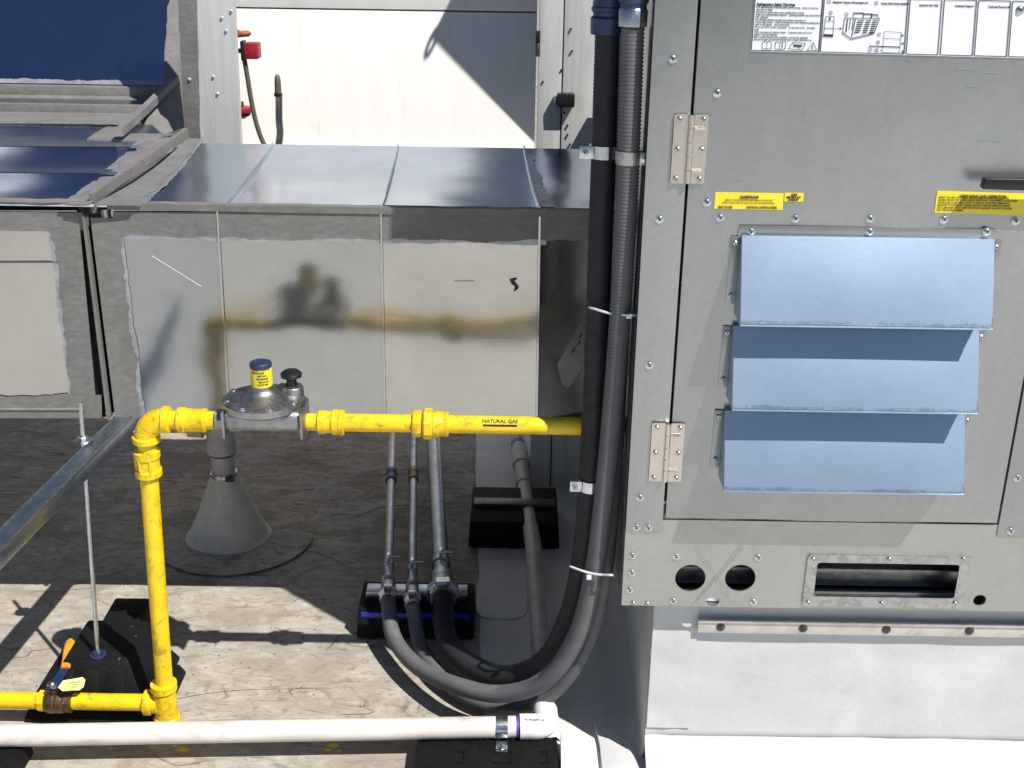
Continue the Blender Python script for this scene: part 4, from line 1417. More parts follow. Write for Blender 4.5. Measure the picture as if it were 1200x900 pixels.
# top fittings where the flexible conduits enter the unit
def fitting(x, y, u, v, r, mat1, mat2, label):
    q_ = P(u, v, Y=y)
    t_ = thing('conduit_fitting', (q_.x, y, q_.z), label, 'fitting', 'conduit fittings at the top of the loops')
    c_ = MB(); c_.lathe(q_, (0, 0, 1), [(r * 1.05, 0), (r * 1.28, .002), (r * 1.30, .028), (r * 1.15, .032)], 8 if mat1 is M['steel'] else 24)
    part('fitting_nut', c_, mat1, t_)
    c_ = MB(); a_ = q_ + Vector((0, 0, .030))
    c_.tube([a_, a_ + Vector((0, 0, .02)), a_ + Vector((.006, 0, .05)), a_ + Vector((.03, 0, .075)), a_ + Vector((.07, 0, .085))], [r * 1.12, r * 1.2, r * 1.15, r * 1.05, r * 1.0], 20)
    c_.lathe(a_ + Vector((0, 0, .008)), (0, 0, 1), [(r * 1.15, 0), (r * 1.27, .002), (r * 1.27, .008), (r * 1.15, .010)], 24)
    part('fitting_elbow', c_, mat2, t_)


fitting(0, 2.15, 712, 41, .0235, M['navy'], M['navy'], 'dark blue conduit fitting at the top of the thick dark conduit')
fitting(0, 2.09, 741, 32, .0200, M['steel'], M['navy'], 'shiny hex conduit fitting at the top of the grey conduit')
q_ = P(737, 20, Y=2.17)

# straps on the conduits
def hole_strap(u, v, y, r, du, label, mat):
    q_ = P(u, v, Y=y)
    t_ = thing('conduit_strap', (q_.x, y, q_.z), label, 'strap', 'one-hole straps on the flexible conduits')
    c_ = MB()
    for k in range(16):
        a0, a1 = R_(lerp(-110, 110, k / 16)), R_(lerp(-110, 110, (k + 1) / 16))
        def rg(a2, rr, zz): return Vector((q_.x + rr * math.sin(a2), y - rr * math.cos(a2), q_.z + zz))
        ra, rb2, hh = r + .0008, r + .003, .0115
        c_.hexa([rg(a0, ra, -hh), rg(a1, ra, -hh), rg(a1, rb2, -hh), rg(a0, rb2, -hh), rg(a0, ra, hh), rg(a1, ra, hh), rg(a1, rb2, hh), rg(a0, rb2, hh)])
    part('strap_band', c_, mat, t_)
    xx = q_.x - r * .8 if du < 0 else q_.x + r * .8
    c_ = MB(); x0_, x1_ = sorted((xx, xx + du))
    c_.box(x0_, x1_, y - r * .62 - .003, y - r * .62, q_.z - .0115, q_.z + .0115, .0012)
    part('strap_ear', c_, mat, t_)
    inst('screw', SCREW, t_, (xx + du * .62, y - r * .62 - .0032, q_.z))


hole_strap(708, 177, 2.15, .0238, -.026, 'upper zinc strap on the dark conduit with its screw ear on the left', M['steel'])
hole_strap(737, 184, 2.092, .0208, .016, 'galvanised strap on the upper grey conduit beside the unit', M['frame'])
hole_strap(693, 566, 2.15, .0245, -.024, 'lower zinc strap on the dark conduit beside the yellow pipe end', M['steel'])


def cable_tie(pts_, head, label):
    t_ = thing('cable_tie', pts_[0], label, 'cable tie', 'white cable ties round the conduits')
    c_ = MB()
    ring = catmull(pts_ + [pts_[0]], 8)[:-1]
    c_.tube(ring, .0024, 8, closed=True)
    part('tie_band', c_, M['tie'], t_)
    c_ = MB(); c_.box(head.x - .005, head.x + .005, head.y - .006, head.y + .002, head.z - .0042, head.z + .0042, .0012)
    part('tie_head', c_, M['tie'], t_)


def tie_loop(u0, v0, u1, v1, yb0, ya0, yb1, ya1):
    """loop: front points from left to right, then back"""
    f = [P(lerp(u0, u1, k / 4), lerp(v0, v1, k / 4) + 3.0 * math.sin(math.pi * k / 4), Y=lerp(ya0, ya1, (k / 4) ** .6)) for k in range(5)]
    b2 = [P(lerp(u1, u0, k / 3), lerp(v1, v0, k / 3), Y=lerp(yb1, yb0, k / 3)) for k in range(4)]
    return f + b2


cable_tie(tie_loop(691, 360, 743, 369, 2.19, 2.120, 2.17, 2.070), P(737, 370, Y=2.070), 'upper white cable tie binding the vertical conduits together')
cable_tie(tie_loop(669, 664, 718, 674, 2.21, 2.112, 2.19, 2.070), P(690, 676, Y=2.082), 'lower white cable tie round the loop of grey conduits')

# ================================================================== VENT BOOT
vb0 = P(266, 648, Z=.004); vy_ = P(266, 628, Z=.004).y
vxx = P(269, 628, Z=0).x
vent = thing('roof_vent', (vxx, vy_, 0), 'grey PVC vent pipe in a conical membrane boot under the duct', 'vent pipe')
zc1 = P(265, 557, Y=vy_).z
r0_, r1_ = .108, .036
c = MB()
c.lathe((vxx, vy_, .004), (0, 0, 1), [(r0_ * 1.12, .004), (r0_ * 1.10, .008), (r0_ * 1.02, .012), (r0_ * .97, .03)] + [(lerp(r0_ * .96, r1_, k / 8) , lerp(.03, zc1, k / 8)) for k in range(1, 9)], 32)
for q in c.v:
    t2 = max(0, 1 - (q.z - .004) / zc1)
    d2 = Vector((q.x - vxx, q.y - vy_, 0))
    k2 = 1 + .05 * t2 * noise.noise(q * 9) + .02 * noise.noise(q * 30)
    q.x, q.y = vxx + d2.x * k2, vy_ + d2.y * k2
part('boot_cone', c, M['boot'], vent)
c = MB(); n_ = 44
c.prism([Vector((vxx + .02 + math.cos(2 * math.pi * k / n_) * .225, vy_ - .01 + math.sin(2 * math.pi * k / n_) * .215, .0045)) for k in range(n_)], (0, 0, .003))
part('round_patch', c, M['roof_dirty_shade'], vent)
zc2 = P(264, 528, Y=vy_).z; zc3 = P(262, 507, Y=vy_).z
c = MB(); c.tube([(vxx, vy_, zc1 - .01), (vxx, vy_, zc2 + .02)], .033, 24); part('vent_pipe', c, M['pvc_grey'], vent)
c = MB(); c.lathe((vxx, vy_, zc1), (0, 0, 1), [(.0365, 0), (.0385, .002), (.0385, .012), (.0365, .014)], 24)
cc_ = part('pipe_clamp', c, M['steel'], vent)
c = MB(); c.box(vxx + .012, vxx + .038, vy_ - .040, vy_ - .030, zc1 - .002, zc1 + .012, .002); part('clamp_screw', c, M['black'], cc_)
c = MB(); c.lathe((vxx, vy_, zc2 - .012), (0, 0, 1), [(.034, 0), (.0345, .001), (.0345, .008)], 24); part('primer_band', c, M['primer'], vent)
c = MB(); c.lathe((vxx, vy_, zc2 - .004), (0, 0, 1), [(.036, 0), (.042, .002), (.042, .035), (.040, .04), (.040, .12)], 24)
c.tube([(vxx, vy_, zc2 + .075), (vxx - .10, vy_, zc2 + .082), (vxx - .26, vy_, zc2 + .11)], .028, 20)
c.tube([(vxx - .045, vy_, zc2 + .077), (vxx - .085, vy_, zc2 + .080)], .036, 20)
part('vent_tee', c, M['pvc_grey'], vent)

# ================================================================== ROOF CURB
cz = P(900, 712, Y=YU).z
YK = YU + .045
xk = P(760, 790, Y=YK).x
kl = thing('roof_curb', (1.0, YK, 0), 'white membrane-wrapped curb under the grey rooftop unit', 'curb')
c = MB()
# front skirt: profile from wall foot (cove) to top, wrinkled
def curb_front(a, b_):
    # a along x, b up
    x = lerp(xk, 2.6, a)
    if b_ < .45:
        t2 = b_ / .45
        y = YK - .24 * (1 - t2) ** 1.7
        z = .0085 + .0815 * t2 ** 1.5
    else:
        t2 = (b_ - .45) / .55
        y = YK - .004 * (1 - t2)
        z = lerp(.09, cz + .012, t2)
    wv_ = noise.noise(Vector((x * 4, z * 7, 2))) * .006 + noise.noise(Vector((x * 11, z * 5, 5))) * .0018
    cr = math.exp(-((x - xk - .03) / .04) ** 2) * math.exp(-((z - .05) / .06) ** 2)
    wv_ += cr * .010 * noise.noise(Vector((x * 40, z * 45, 1)))
    return Vector((x, y - abs(wv_) * (1 if b_ > .02 and b_ < .98 else 0), z))
c.grid(curb_front, 120, 64)
part('front_membrane', c, M['curb'], kl)
c = MB()
def curb_side(a, b_):
    y = lerp(YK - .0, 4.1, a)
    x = xk
    if b_ < .25:
        t2 = b_ / .25
        x = xk - .07 * (1 - t2) ** 2
        z = .010 + .03 * t2 * t2
    else:
        z = lerp(.04, cz + .012, (b_ - .25) / .75)
    wv_ = abs(noise.noise(Vector((y * 4, z * 6, 12)))) * .004
    return Vector((x - wv_ * (0 if a < .02 else 1), y, z))
c.grid(curb_side, 60, 30)
part('side_membrane', c, M['curb'], kl)
# lap joint near the corner and the pale apron on the roof
c = MB()
xj = P(815, 760, Y=YK).x
def lapf(a, b_):
    p = curb_front((lerp(xk + .002, xj, a) - xk) / (2.6 - xk), lerp(.48, .95, b_))
    return p + Vector((0, -.0035, 0))
c.grid(lapf, 14, 24)
for k in range(24):
    p, q = lapf(1, k / 24), lapf(1, (k + 1) / 24)
    c.add([p, q, q + Vector((0, .004, 0)), p + Vector((0, .004, 0))], [(0, 1, 2, 3)])
part('corner_lap', c, M['curb'], kl)
c = MB()
ap = [(697, 848), (716, 854), (738, 867), (752, 872), (762, 885), (770, 900), (775, 960), (700, 960), (706, 900), (703, 872)]
top_ = [P(u, v, Z=.020) for (u, v) in ap]
ctr_ = sum(top_, Vector()) / len(top_) + Vector((0, 0, .012))
m_ = len(top_)
vv = [ctr_] + top_ + [Vector((p.x, p.y, .006)) for p in top_]
c.add(vv, [(0, 1 + k, 1 + (k + 1) % m_) for k in range(m_)] + [(1 + k, 1 + m_ + k, 1 + m_ + (k + 1) % m_, 1 + (k + 1) % m_) for k in range(m_)])
part('corner_apron', c, M['curb'], kl)
# termination bar with bolts
tb = P(818, 725, Y=YK - .012), P(1200, 728, Y=YK - .012), P(818, 739, Y=YK - .012)
zt0, zt1 = tb[2].z, tb[0].z
c = MB(); c.box(tb[0].x, 2.55, YK - .017, YK - .010, zt0 - .002, zt1 - .001, .0012)
c.box(tb[0].x, 2.55, YK - .021, YK - .0165, zt1 - .0045, zt1 + .0015, .001)
part('termination_bar', c, M['bar'], kl)
for u in (845, 942, 1040, 1138, 1237):
    q = P(u, 732, Y=YK - .020); q.z = (zt0 + zt1) / 2 - .0015
    inst('bar_bolt', BOLT, kl, Vector((q.x, YK - .0172, q.z)))

# ================================================================== ROOFTOP UNIT
XL_ = P(748, 350, Y=YU).x
unit = thing('rooftop_unit', (1.0, YU + 1.0, cz), 'large grey galvanised rooftop unit with three stacked rain hoods on its door', 'air handler')
ZTOP = 2.38
RX = 1.75
zd = P(970, 609, Y=YU).z                     # door bottom
zrail = zd + .004
# body behind the skins
c = MB(); c.box(XL_ + .004, RX, YU + .022, 2.74, zrail + .03, ZTOP - .01)
part('cabinet', c, M['dark'], unit)
c = MB(); c.box(XL_ + .001, RX, 2.76, 3.40, cz, 1.22, .003)
c.box(XL_ + .9, RX, 3.40, 4.56, cz, 1.22, .003)  # unseen base, set back so its shadow misses the wall
part('rear_section', c, M['unit'], unit)
c = MB(); c.box(XL_, XL_ + .003, YU + .004, 2.755, cz, ZTOP, .001)
part('side_panel', c, M['unit'], unit)
c = MB(); c.box(XL_ - .01, RX, YU - .03, 2.77, ZTOP, ZTOP + .02, .004)
part('roof_panel', c, M['unit'], unit)
def hk(u, v):  # traces a wall shadow point back towards the sun
    p = P(u, v, Y=YW + .004)
    return p + LDIR * ((XL_ + .002 - p.x) / LDIR.x)
c = MB()
c.prism([hk(505, 45), hk(627, 168), Vector((XL_ + .002, 4.58, 1.10)), Vector((XL_ + .002, 4.58, hk(505, 45).z))], (RX - XL_ - .002, 0, 0))
part('wall_shadow_caster', c, M['unit'], unit)  # unseen sloped block added to cast the shadow on the white wall
# unseen lifting ring, placed to add its outline to that wall shadow
c = MB(); rcx = hk(506, 50)
c.tube([rcx + Vector((0, math.cos(2 * math.pi * k / 16) * .022, math.sin(2 * math.pi * k / 16) * .022)) for k in range(16)], .006, 8, closed=True)
part('wall_shadow_ring', c, M['steel'], unit)

# left post: overlaps the rail a little at its foot
post_t = 0.0
def U(u, v, o=0.0):
    return P(u, v, Y=YU - o)
xs = U(797, 330).x                            # door seam
zpost = U(745, 622).z
c = MB(); c.box(XL_, xs - .0022, YU - .003, YU + .018, zpost, ZTOP - .001, .0015)
post = part('corner_post', c, M['unit'], unit)
for (u, v) in ((788.5, 69), (773, 257), (761, 428), (750, 583), (746, 618), (760, 618.5)):
    inst('screw', SCREW, post, U(u, v, .0032))
# bottom rail with holes
zr0, zr1 = cz, zrail
def circ(u, v, r, n=28, o=0.0, sq=1.0):
    p = U(u, v, o)
    return [(p.x + r * math.cos(2 * math.pi * k / n), p.z + r * math.sin(2 * math.pi * k / n) * sq) for k in range(n)]
def rrect(x0, x1, z0, z1, r, n=4):
    out = []
    for (cx, cz_, a0) in ((x1 - r, z1 - r, 0), (x0 + r, z1 - r, 90), (x0 + r, z0 + r, 180), (x1 - r, z0 + r, 270)):
        for k in range(n + 1):
            a2 = R_(a0 + 90 * k / n)
            out.append((cx + r * math.cos(a2), cz_ + r * math.sin(a2)))
    return out
hx0, hx1 = U(955, 680).x, U(1121, 680).x
hz0, hz1 = U(1036, 699).z, U(1036, 659.5).z
holes = [circ(809, 677.5, .0300), circ(867.5, 677.5, .0300), circ(835.5, 704, .0125), circ(1148, 703.5, .0125), rrect(hx0 - .004, hx1 + .004, hz0 - .004, hz1 + .004, .006)]
c = MB(); plate(c, [(XL_ + .0005, zr0), (RX, zr0), (RX, zr1 - .0095), (XL_ + .0005, zr1 - .0095)], holes, YU, .004)
rail = part('bottom_rail', c, M['rail'], unit)
for (u, v) in ((741, 651), (740.5, 671), (738, 691), (792.5, 652), (888.5, 653), (789, 704), (882.5, 705), (742, 706.5), (758.5, 707)):
    inst('screw', SCREW if v < 706 else SCREW_S, rail, U(u, v, .0002))
c = MB()
for (u0, v0, u1, v1) in ((813, 641, 858, 708), (816, 640, 862, 707), (868, 640, 812, 708), (870, 643, 816, 706)):
    a, b_ = U(u0, v0, .0010), U(u1, v1, .0010)
    d = (b_ - a).normalized(); nn2 = Vector((-d.z, 0, d.x)) * .0005
    c.hexa([a - nn2, b_ - nn2, b_ + nn2, a + nn2] + [p + Vector((0, .0012, 0)) for p in (a - nn2, b_ - nn2, b_ + nn2, a + nn2)])
part('scribed_cross', c, M['mark'], rail)
# inside the rail: floor pan, back plate and a ledge
c = MB()
c.box(XL_ + .01, RX, YU + .13, YU + .134, cz + .004, zrail + .028)
c.box(XL_ + .01, RX, YU + .008, YU + .13, cz + .002, cz + .006)
c.box(XL_ + .01, RX, YU + .008, YU + .13, zrail + .02, zrail + .026)
part('base_pan', c, M['frame'], unit)
c = MB(); c.box(XL_ + .012, RX - .01, YU + .07, YU + .128, cz + .010, cz + .050, .003)
part('inner_channel', c, M['frame'], unit)
c = MB(); q = U(835.5, 700.5, -.006); c.box(q.x - .0135, q.x + .0135, YU + .005, YU + .009, q.z - .008, q.z + .006, .002)
part('knockout_tab', c, M['sticker_w'], rail)
# framed opening
fx0_, fx1_ = U(943, 680).x, U(1133, 680).x
fz0_, fz1_ = U(1040, 711).z, U(1040, 650.5).z
c = MB(); plate(c, rrect(fx0_, fx1_, fz0_, fz1_, .008), [rrect(hx0, hx1, hz0, hz1, .006)], YU - .0035, .0035)
fr = part('opening_frame', c, M['frame'], unit)
for (u, v) in ((953, 655), (1042, 655), (1129, 655), (947, 706), (1033, 707), (1119, 707)):
    inst('screw', SCREW_S, fr, U(u, v, .0037))
# door
xdr = U(1184, 530).x
c = MB(); c.box(xs + .0022, xdr - .0022, YU - .004, YU + .018, zd, ZTOP - .001, .0015)
door = part('access_door', c, M['unit'], unit)
for (u, v) in ((840.5, 109), (828.5, 237), (844, 255), (932, 256), (1019.5, 256), (1106, 257), (1190, 259), (1195, 12)):
    inst('screw', SCREW, door, U(u, v, .0042))
# small scrapes in the zinc
c = MB()
for (u0, v0, u1, v1) in ((858, 50, 863, 50), (936, 131, 944, 130), (1120, 81, 1145, 82), (1152, 85, 1170, 86), (1133, 101, 1147, 102), (1144, 164, 1174, 165), (862, 212, 868, 212), (1060, 70, 1068, 71)):
    a, b_ = U(u0, v0, .0048), U(u1, v1, .0048); wz = Vector((0, 0, .0006))
    c.hexa([a - wz, b_ - wz, b_ - wz + Vector((0, .001, 0)), a - wz + Vector((0, .001, 0)), a + wz, b_ + wz, b_ + wz + Vector((0, .001, 0)), a + wz + Vector((0, .001, 0))])
part('scrape', c, M['hood'], door)
# right-hand panel
c = MB(); zrp = U(1185, 628).z
c.box(xdr + .0022, RX, YU - .003, YU + .018, zrp, ZTOP - .001, .0015)
rp2 = part('right_panel', c, M['unit'], unit)
for (u, v) in ((1184, 622), (1192, 560)):
    inst('screw', SCREW, rp2, U(u, v, .0032))
# hinges
def hinge(u0, u1, v0, v1, ub):
    pt, pb2 = U((u0 + u1) / 2, v0), U((u0 + u1) / 2, v1)
    cx = pt.x * .5 + pb2.x * .5
    half = (U(u1, (v0 + v1) / 2).x - U(u0, (v0 + v1) / 2).x) / 2
    za_, zb_ = pb2.z, pt.z
    cx = xs + (cx - xs) * .6
    c_ = MB()
    plate(c_, rrect(cx - half, cx - .004, za_, zb_, .004), [], YU - .0080, .003)
    h_o = part('hinge', c_, M['stainless'], unit)
    c_ = MB(); plate(c_, rrect(cx + .004, cx + half, za_, zb_, .004), [], YU - .0082, .003)
    part('hinge_leaf', c_, M['stainless'], h_o)
    c_ = MB(); H_ = zb_ - za_
    pr = []
    for k in range(5):
        pr += [(.0042, (k / 5) * H_ + .0006), (.0052, (k / 5) * H_ + .001), (.0052, ((k + 1) / 5) * H_ - .001), (.0042, ((k + 1) / 5) * H_ - .0006)]
    c_.lathe((cx, YU - .010, za_), (0, 0, 1), pr, 14)
    part('hinge_barrel', c_, M['stainless'], h_o)
    for f_ in (.80, .19):
        c_ = MB()
        c_.tube([(cx + .006, YU - .0118, za_ + H_ * f_), (cx + half * .78, YU - .0118, za_ + H_ * f_)], .0026, 8)
        part('hinge_pin', c_, M['stainless'], h_o)
    for sx in (-1, 1):
        for f_ in (.93, .5, .07):
            inst('screw', SCREW_S, h_o, (cx + sx * half * .70, YU - .0083, za_ + H_ * f_))


hinge(787, 827, 133, 214, 805)
hinge(760, 798, 494, 562, 781)
# door handle: black bar standing clear of the door
hnd = MB(); HY = YU - .036
a, b_ = P(1151, 214, Y=HY), P(1290, 218, Y=HY)
hnd.bhexa([(a.x, HY - .006, a.z - .0105), (b_.x, HY - .006, b_.z - .012), (b_.x, HY + .012, b_.z - .012), (a.x, HY + .012, a.z - .0105),
           (a.x + .002, HY - .006, a.z + .008), (b_.x, HY - .006, b_.z + .010), (b_.x, HY + .012, b_.z + .010), (a.x + .002, HY + .012, a.z + .008)], .003)
hnd.box(b_.x - .075, b_.x - .02, HY + .012, YU - .006, b_.z - .011, b_.z + .009, .003)
part('door_handle', hnd, M['black'], unit)
c = MB(); c.bhexa([(a.x + .03, HY + .018, a.z - .004), (b_.x, HY + .018, b_.z - .004), (b_.x, HY + .03, b_.z - .004), (a.x + .03, HY + .03, a.z - .004),
                   (a.x + .03, HY + .018, a.z + .004), (b_.x, HY + .018, b_.z + .004), (b_.x, HY + .03, b_.z + .004), (a.x + .03, HY + .03, a.z + .004)], .001)

# rain hoods
def hood(uL, uR, vT, vB, topflange, scr_l, scr_r):
    pB, pT = .066, .012
    yT, yB_ = YU - .004 - pT, YU - .004 - pB
    tlf, trf = P(uL[0], vT, Y=yT), P(uR[0], vT, Y=yT)
    blf, brf = P(uL[1], vB, Y=yB_), P(uR[1], vB, Y=yB_)
    x0, x1 = (tlf.x + blf.x) / 2, (trf.x + brf.x) / 2
    zt_, zb_ = (tlf.z + trf.z) / 2, (blf.z + brf.z) / 2
    yw = YU - .005
    th = .0016
    c_ = MB()
    # face sheet, gently crowned, with a folded lip at its foot
    def face(a2, b2):
        p = Vector((lerp(x0, x1, a2), lerp(yB_, yT, b2), lerp(zb_, zt_, b2)))
        return p + Vector((0, -.0016, .0006)) * math.sin(math.pi * a2) * math.sin(math.pi * b2)
    c_.grid(face, 24, 8)
    c_.grid(lambda a2, b2: face(a2, b2) + Vector((0, th, -th * .6)), 24, 8)
    c_.box(x0, x1, yB_ - .0004, yB_ + .014, zb_ - .0022, zb_ - .0004)
    for xx in (x0, x1):
        c_.prism([(xx, yB_, zb_), (xx, yT, zt_), (xx, yw, zt_), (xx, yw, zb_)], (th if xx == x0 else -th, 0, 0))
    c_.add([(x0, yT, zt_), (x1, yT, zt_), (x1, yw, zt_ + .0005), (x0, yw, zt_ + .0005)], [(0, 1, 2, 3)])
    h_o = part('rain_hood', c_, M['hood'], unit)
    c_ = MB()
    fn_ = Vector((0, -(zt_ - zb_), -(yT - yB_))).normalized()
    if fn_.y > 0:
        fn_ = -fn_
    up_ = Vector((0, yT - yB_, zt_ - zb_)).normalized()
    o_ = fn_ * .0012
    strip(c_, Vector((x0 + .003, yB_, zb_)) + o_ + up_ * .0026, Vector((x1 - .003, yB_, zb_)) + o_ + up_ * .0026,
          Vector((x0 + .003, yB_, zb_)) + o_ + up_ * .0075, Vector((x1 - .003, yB_, zb_)) + o_ + up_ * .0075, fn_, .0003, 160, .15, .9, 9, x0 * 10 + zb_ * 30)
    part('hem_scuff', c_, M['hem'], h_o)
    c_ = MB()
    c_.tube([(x0, yB_ - .0004, zb_ - .001), (x1, yB_ - .0004, zb_ - .001)], .0017, 8)
    c_.tube([(x0 + .0005, yB_, zb_), (x0 + .0005, yT, zt_)], .0012, 6)
    part('hood_hem', c_, M['hood'], h_o)
    if topflange:
        zf = P(1020, 266, Y=yw).z
        c_ = MB(); c_.box(x0 - .004, x1 + .004, yw - .0025, yw - .0002, zt_ - .006, zf, .0006)
        part('top_flange', c_, M['unit'], h_o)
        for u in (880, 1019, 1156):
            q2 = P(u, 271.5, Y=yw - .0028); inst('screw', SCREW, h_o, q2)
    zfl0, zfl1 = zb_ + .030, zt_ - .004
    for (xx, sg) in ((x0, -1), (x1, 1)):
        c_ = MB(); xe0, xe1 = sorted((xx, xx + sg * .017))
        c_.box(xe0, xe1, yw - .0022, yw - .0003, zfl0 - .012, zfl1, .0006)
        part('side_flange', c_, M['unit'], h_o)
        for zz in ((zfl0 + .004, zfl1 - .012) if sg < 0 else (zfl1 - .012,)):
            inst('screw', SCREW_S, h_o, (xx + sg * .0085, yw - .0024, zz))


hood((869, 867), (1165.5, 1164), 278, 383, True, None, None)
hood((860, 857), (1148, 1146), 384, 482, False, None, None)
hood((850, 847.5), (1132, 1129.5), 483, 577, False, None, None)
c = MB(); c.box(U(1000, 300).x - .19, U(1000, 300).x + .19, YU - .0055, YU - .0045, U(1000, 560).z, U(1000, 290).z)
part('hood_screen', c, M['dark'], unit)

# loose grit on the sunlit roof and spots of yellow paint
random.seed(21)
c = MB()
for k in range(150):
    x, y = random.uniform(-1.15, -.05), random.uniform(2.02, 2.85)
    a2, L_ = random.uniform(0, 6.28), random.uniform(.0012, .0045)
    d = Vector((math.cos(a2), math.sin(a2), 0)); e = Vector((-d.y, d.x, 0)) * random.uniform(.25, .7)
    p = Vector((x, y, .004))
    c.add([p - d * L_, p + e * L_, p + d * L_, p - e * L_, p + Vector((0, 0, .0022))], [(0, 1, 4), (1, 2, 4), (2, 3, 4), (3, 0, 4)])
tag(part('roof_grit', c, M['bolt_dark']), 'dark grit scattered on the sunlit roof', 'grit', kind='stuff')
c = MB()
for (u, v, rr) in ((215, 879, .012), (391, 874, .013), (384, 879, .008), (397, 880, .006), (205, 874, .005), (178, 876, .004)):
    p = P(u, v, Z=.0042); n_ = 12
    c.prism([p + Vector((math.cos(2 * math.pi * k / n_), .6 * math.sin(2 * math.pi * k / n_), 0)) * rr * (1 + .5 * noise.noise(Vector((k * 1.3, u, 0)))) for k in range(n_)], (0, 0, .0006))
tag(part('paint_spots', c, M['yellow']), 'drips of yellow paint on the roof below the white pipe', 'paint spots', kind='stuff')

# ------------------------------------------------------------------ stickers
YS = YU - .0052
def S(u, v, o=0.0):
    return P(u, v, Y=YS - o)
def sticker(name, c4, mat, parent=unit):
    c_ = MB(); c_.prism([S(*q) for q in c4], (0, .0008, 0))
    return part(name, c_, mat, parent)
def pl(mb, pts_, w_, o=.0010):
    pts3 = [S(u, v, o) for (u, v) in pts_]
    for a, b_ in zip(pts3, pts3[1:]):
        d = (b_ - a)
        if d.length < 1e-6: continue
        d.normalize(); nn2 = Vector((-d.z, 0, d.x)) * w_ / 2
        mb.add([a - nn2, b_ - nn2, b_ + nn2, a + nn2], [(0, 1, 2, 3)])
def tx(mb, s_, u, v, h, align='LEFT', sx=1.0, bold=.0002, slope=.02):
    q_ = S(u, v, .0010)
    text(mb, s_, h, lambda x, y: Vector((q_.x + x, YS - .0010, q_.z + y - x * slope * 0)), align, 0, bold, sx)
    return mb
PX = .00146          # metres per photo pixel on the unit front

lab = sticker('label', [(837, 244.5), (917, 246), (918.5, 226.5), (838.5, 225)], M['sticker_y'])
c = MB()
tx(c, 'QUESTIONS', 878, 232.3, .0060, 'CENTER', 1.0, .0003)
tx(c, 'REFER TO THE INSTALLATION AND OPERATION GUIDE FOR', 877.5, 235.6, .0038, 'CENTER', .80, .00008)
tx(c, 'INSTRUCTIONS, START-UP CHECK-LIST AND TROUBLESHOOTING.', 877, 238.8, .0038, 'CENTER', .80, .00008)
tx(c, 'HIGH VOLTAGE', 841.5, 243.2, .0044, 'LEFT', .78, .0002)
tx(c, 'ELECTRICAL CONTROLS INSIDE.', 875, 243.6, .0044, 'LEFT', .82, .0002)
pl(c, [(869, 233.2), (887, 233.4)], .0007); pl(c, [(841, 244), (858, 244.2)], .0006); pl(c, [(875, 244.4), (912, 244.8)], .0006)
part('print', c, M['ink'], lab)
lab = sticker('label', [(919, 236), (941, 236.3), (942, 226.2), (919.8, 225.8)], M['sticker_y'])
c = MB()
tx(c, 'GAS', 930.5, 229.3, .0052, 'CENTER', 1.1, .0003); tx(c, 'MANIFOLD', 930, 232.4, .0052, 'CENTER', .95, .0003); tx(c, 'INSIDE', 929.5, 235.4, .0052, 'CENTER', 1.1, .0003)
part('print', c, M['ink'], lab)
lab = sticker('label', [(1095, 249), (1250, 254), (1252, 228.5), (1098.5, 223.5)], M['sticker_y'])
c = MB()
tx(c, 'UNPACKING AND INSPECTION', 1152, 231.5, .0062, 'CENTER', .92, .0003)
pl(c, [(1128, 232.4), (1175, 233.6)], .0006)
for k, s_ in enumerate(('INSPECT THE UNIT FOR DAMAGE. THE UNIT MUST ONLY BE OPERATED BEFORE', 'LEAVING THE FACTORY UNDER CAREFUL INSPECTION. IF THE SHIPMENT IS NOT CARRIED', 'OR INSTALLED AS REQUIRED. NOTIFY AT ONCE, ALL OF THE PARTS IMMEDIATELY', 'REPORTED TO THE DELIVERY CARRIER. REQUEST A WRITTEN INSPECTION REPORT', 'THE CLAIMS INSPECTOR TO SUBSTANTIATE ANY NECESSARY CLAIM. FILE THE CLAIM', 'WITH THE DELIVERY CARRIER.')):
    tx(c, s_, 1100 - k * .5, 232.2 + k * 3.0, .0042, 'LEFT', .80, .00012)
part('print', c, M['ink'], lab)
# white instruction sheet along the top
lab = sticker('label', [(879, 60), (1330, 72), (1337, -14), (886.5, -26)], M['sticker_w'])
c = MB()
fr_ = .0014
def frame(u0, u1, k=0.0):
    # a leaning box: (bottom-left u, bottom-right u)
    yb_ = lambda u: 59 + (u - 880) * .0245
    yt_ = lambda u: -6 + (u - 880) * .0245
    pl(c, [(u0, yb_(u0)), (u1, yb_(u1)), (u1 + 5, yt_(u1)), (u0 + 5, yt_(u0)), (u0, yb_(u0))], fr_)
for (u0, u1) in ((880.5, 959.5), (961.5, 1059.5), (1062, 1099), (1102, 1139.5), (1142, 1179.5), (1182, 1222)):
    frame(u0, u1)
tx(c, 'Refrigeration Safety Warnings', 887, 6.2, .0060, 'LEFT', .86, .0003)
pl(c, [(887, 6.9), (923, 7.6)], .0005)
LN = ('Turn main disconnect to the off position before servicing.   Failure to do this can', 'cause injury or death.', 'Disconnect all remote electric power supplies before servicing.', 'System uses mildly flammable refrigerant.   Operating pressures may exceed limits of', 'older equipment.', 'Use only listed refrigerant and approved synthetic compressor oil.', 'Contains High Pressure.   Follow all warnings and correct refrigerant handling before', 'repair or final disposal.   Use all service ports.', 'Do not use torch to remove components.   Oil may catch on fire.   Use tubing', 'cutter.', 'Check components are rated and suitable.   Compressor failure will occur if', 'installed or serviced otherwise.', 'Refer to product literature before installing or servicing this equipment.', 'Leak test the entire unit after servicing and return to sealed state before use.')
for k, s_ in enumerate(LN):
    tx(c, s_, 886.5 - k * .28, 9.4 + k * 2.9, .0043, 'LEFT', .72, .00012)
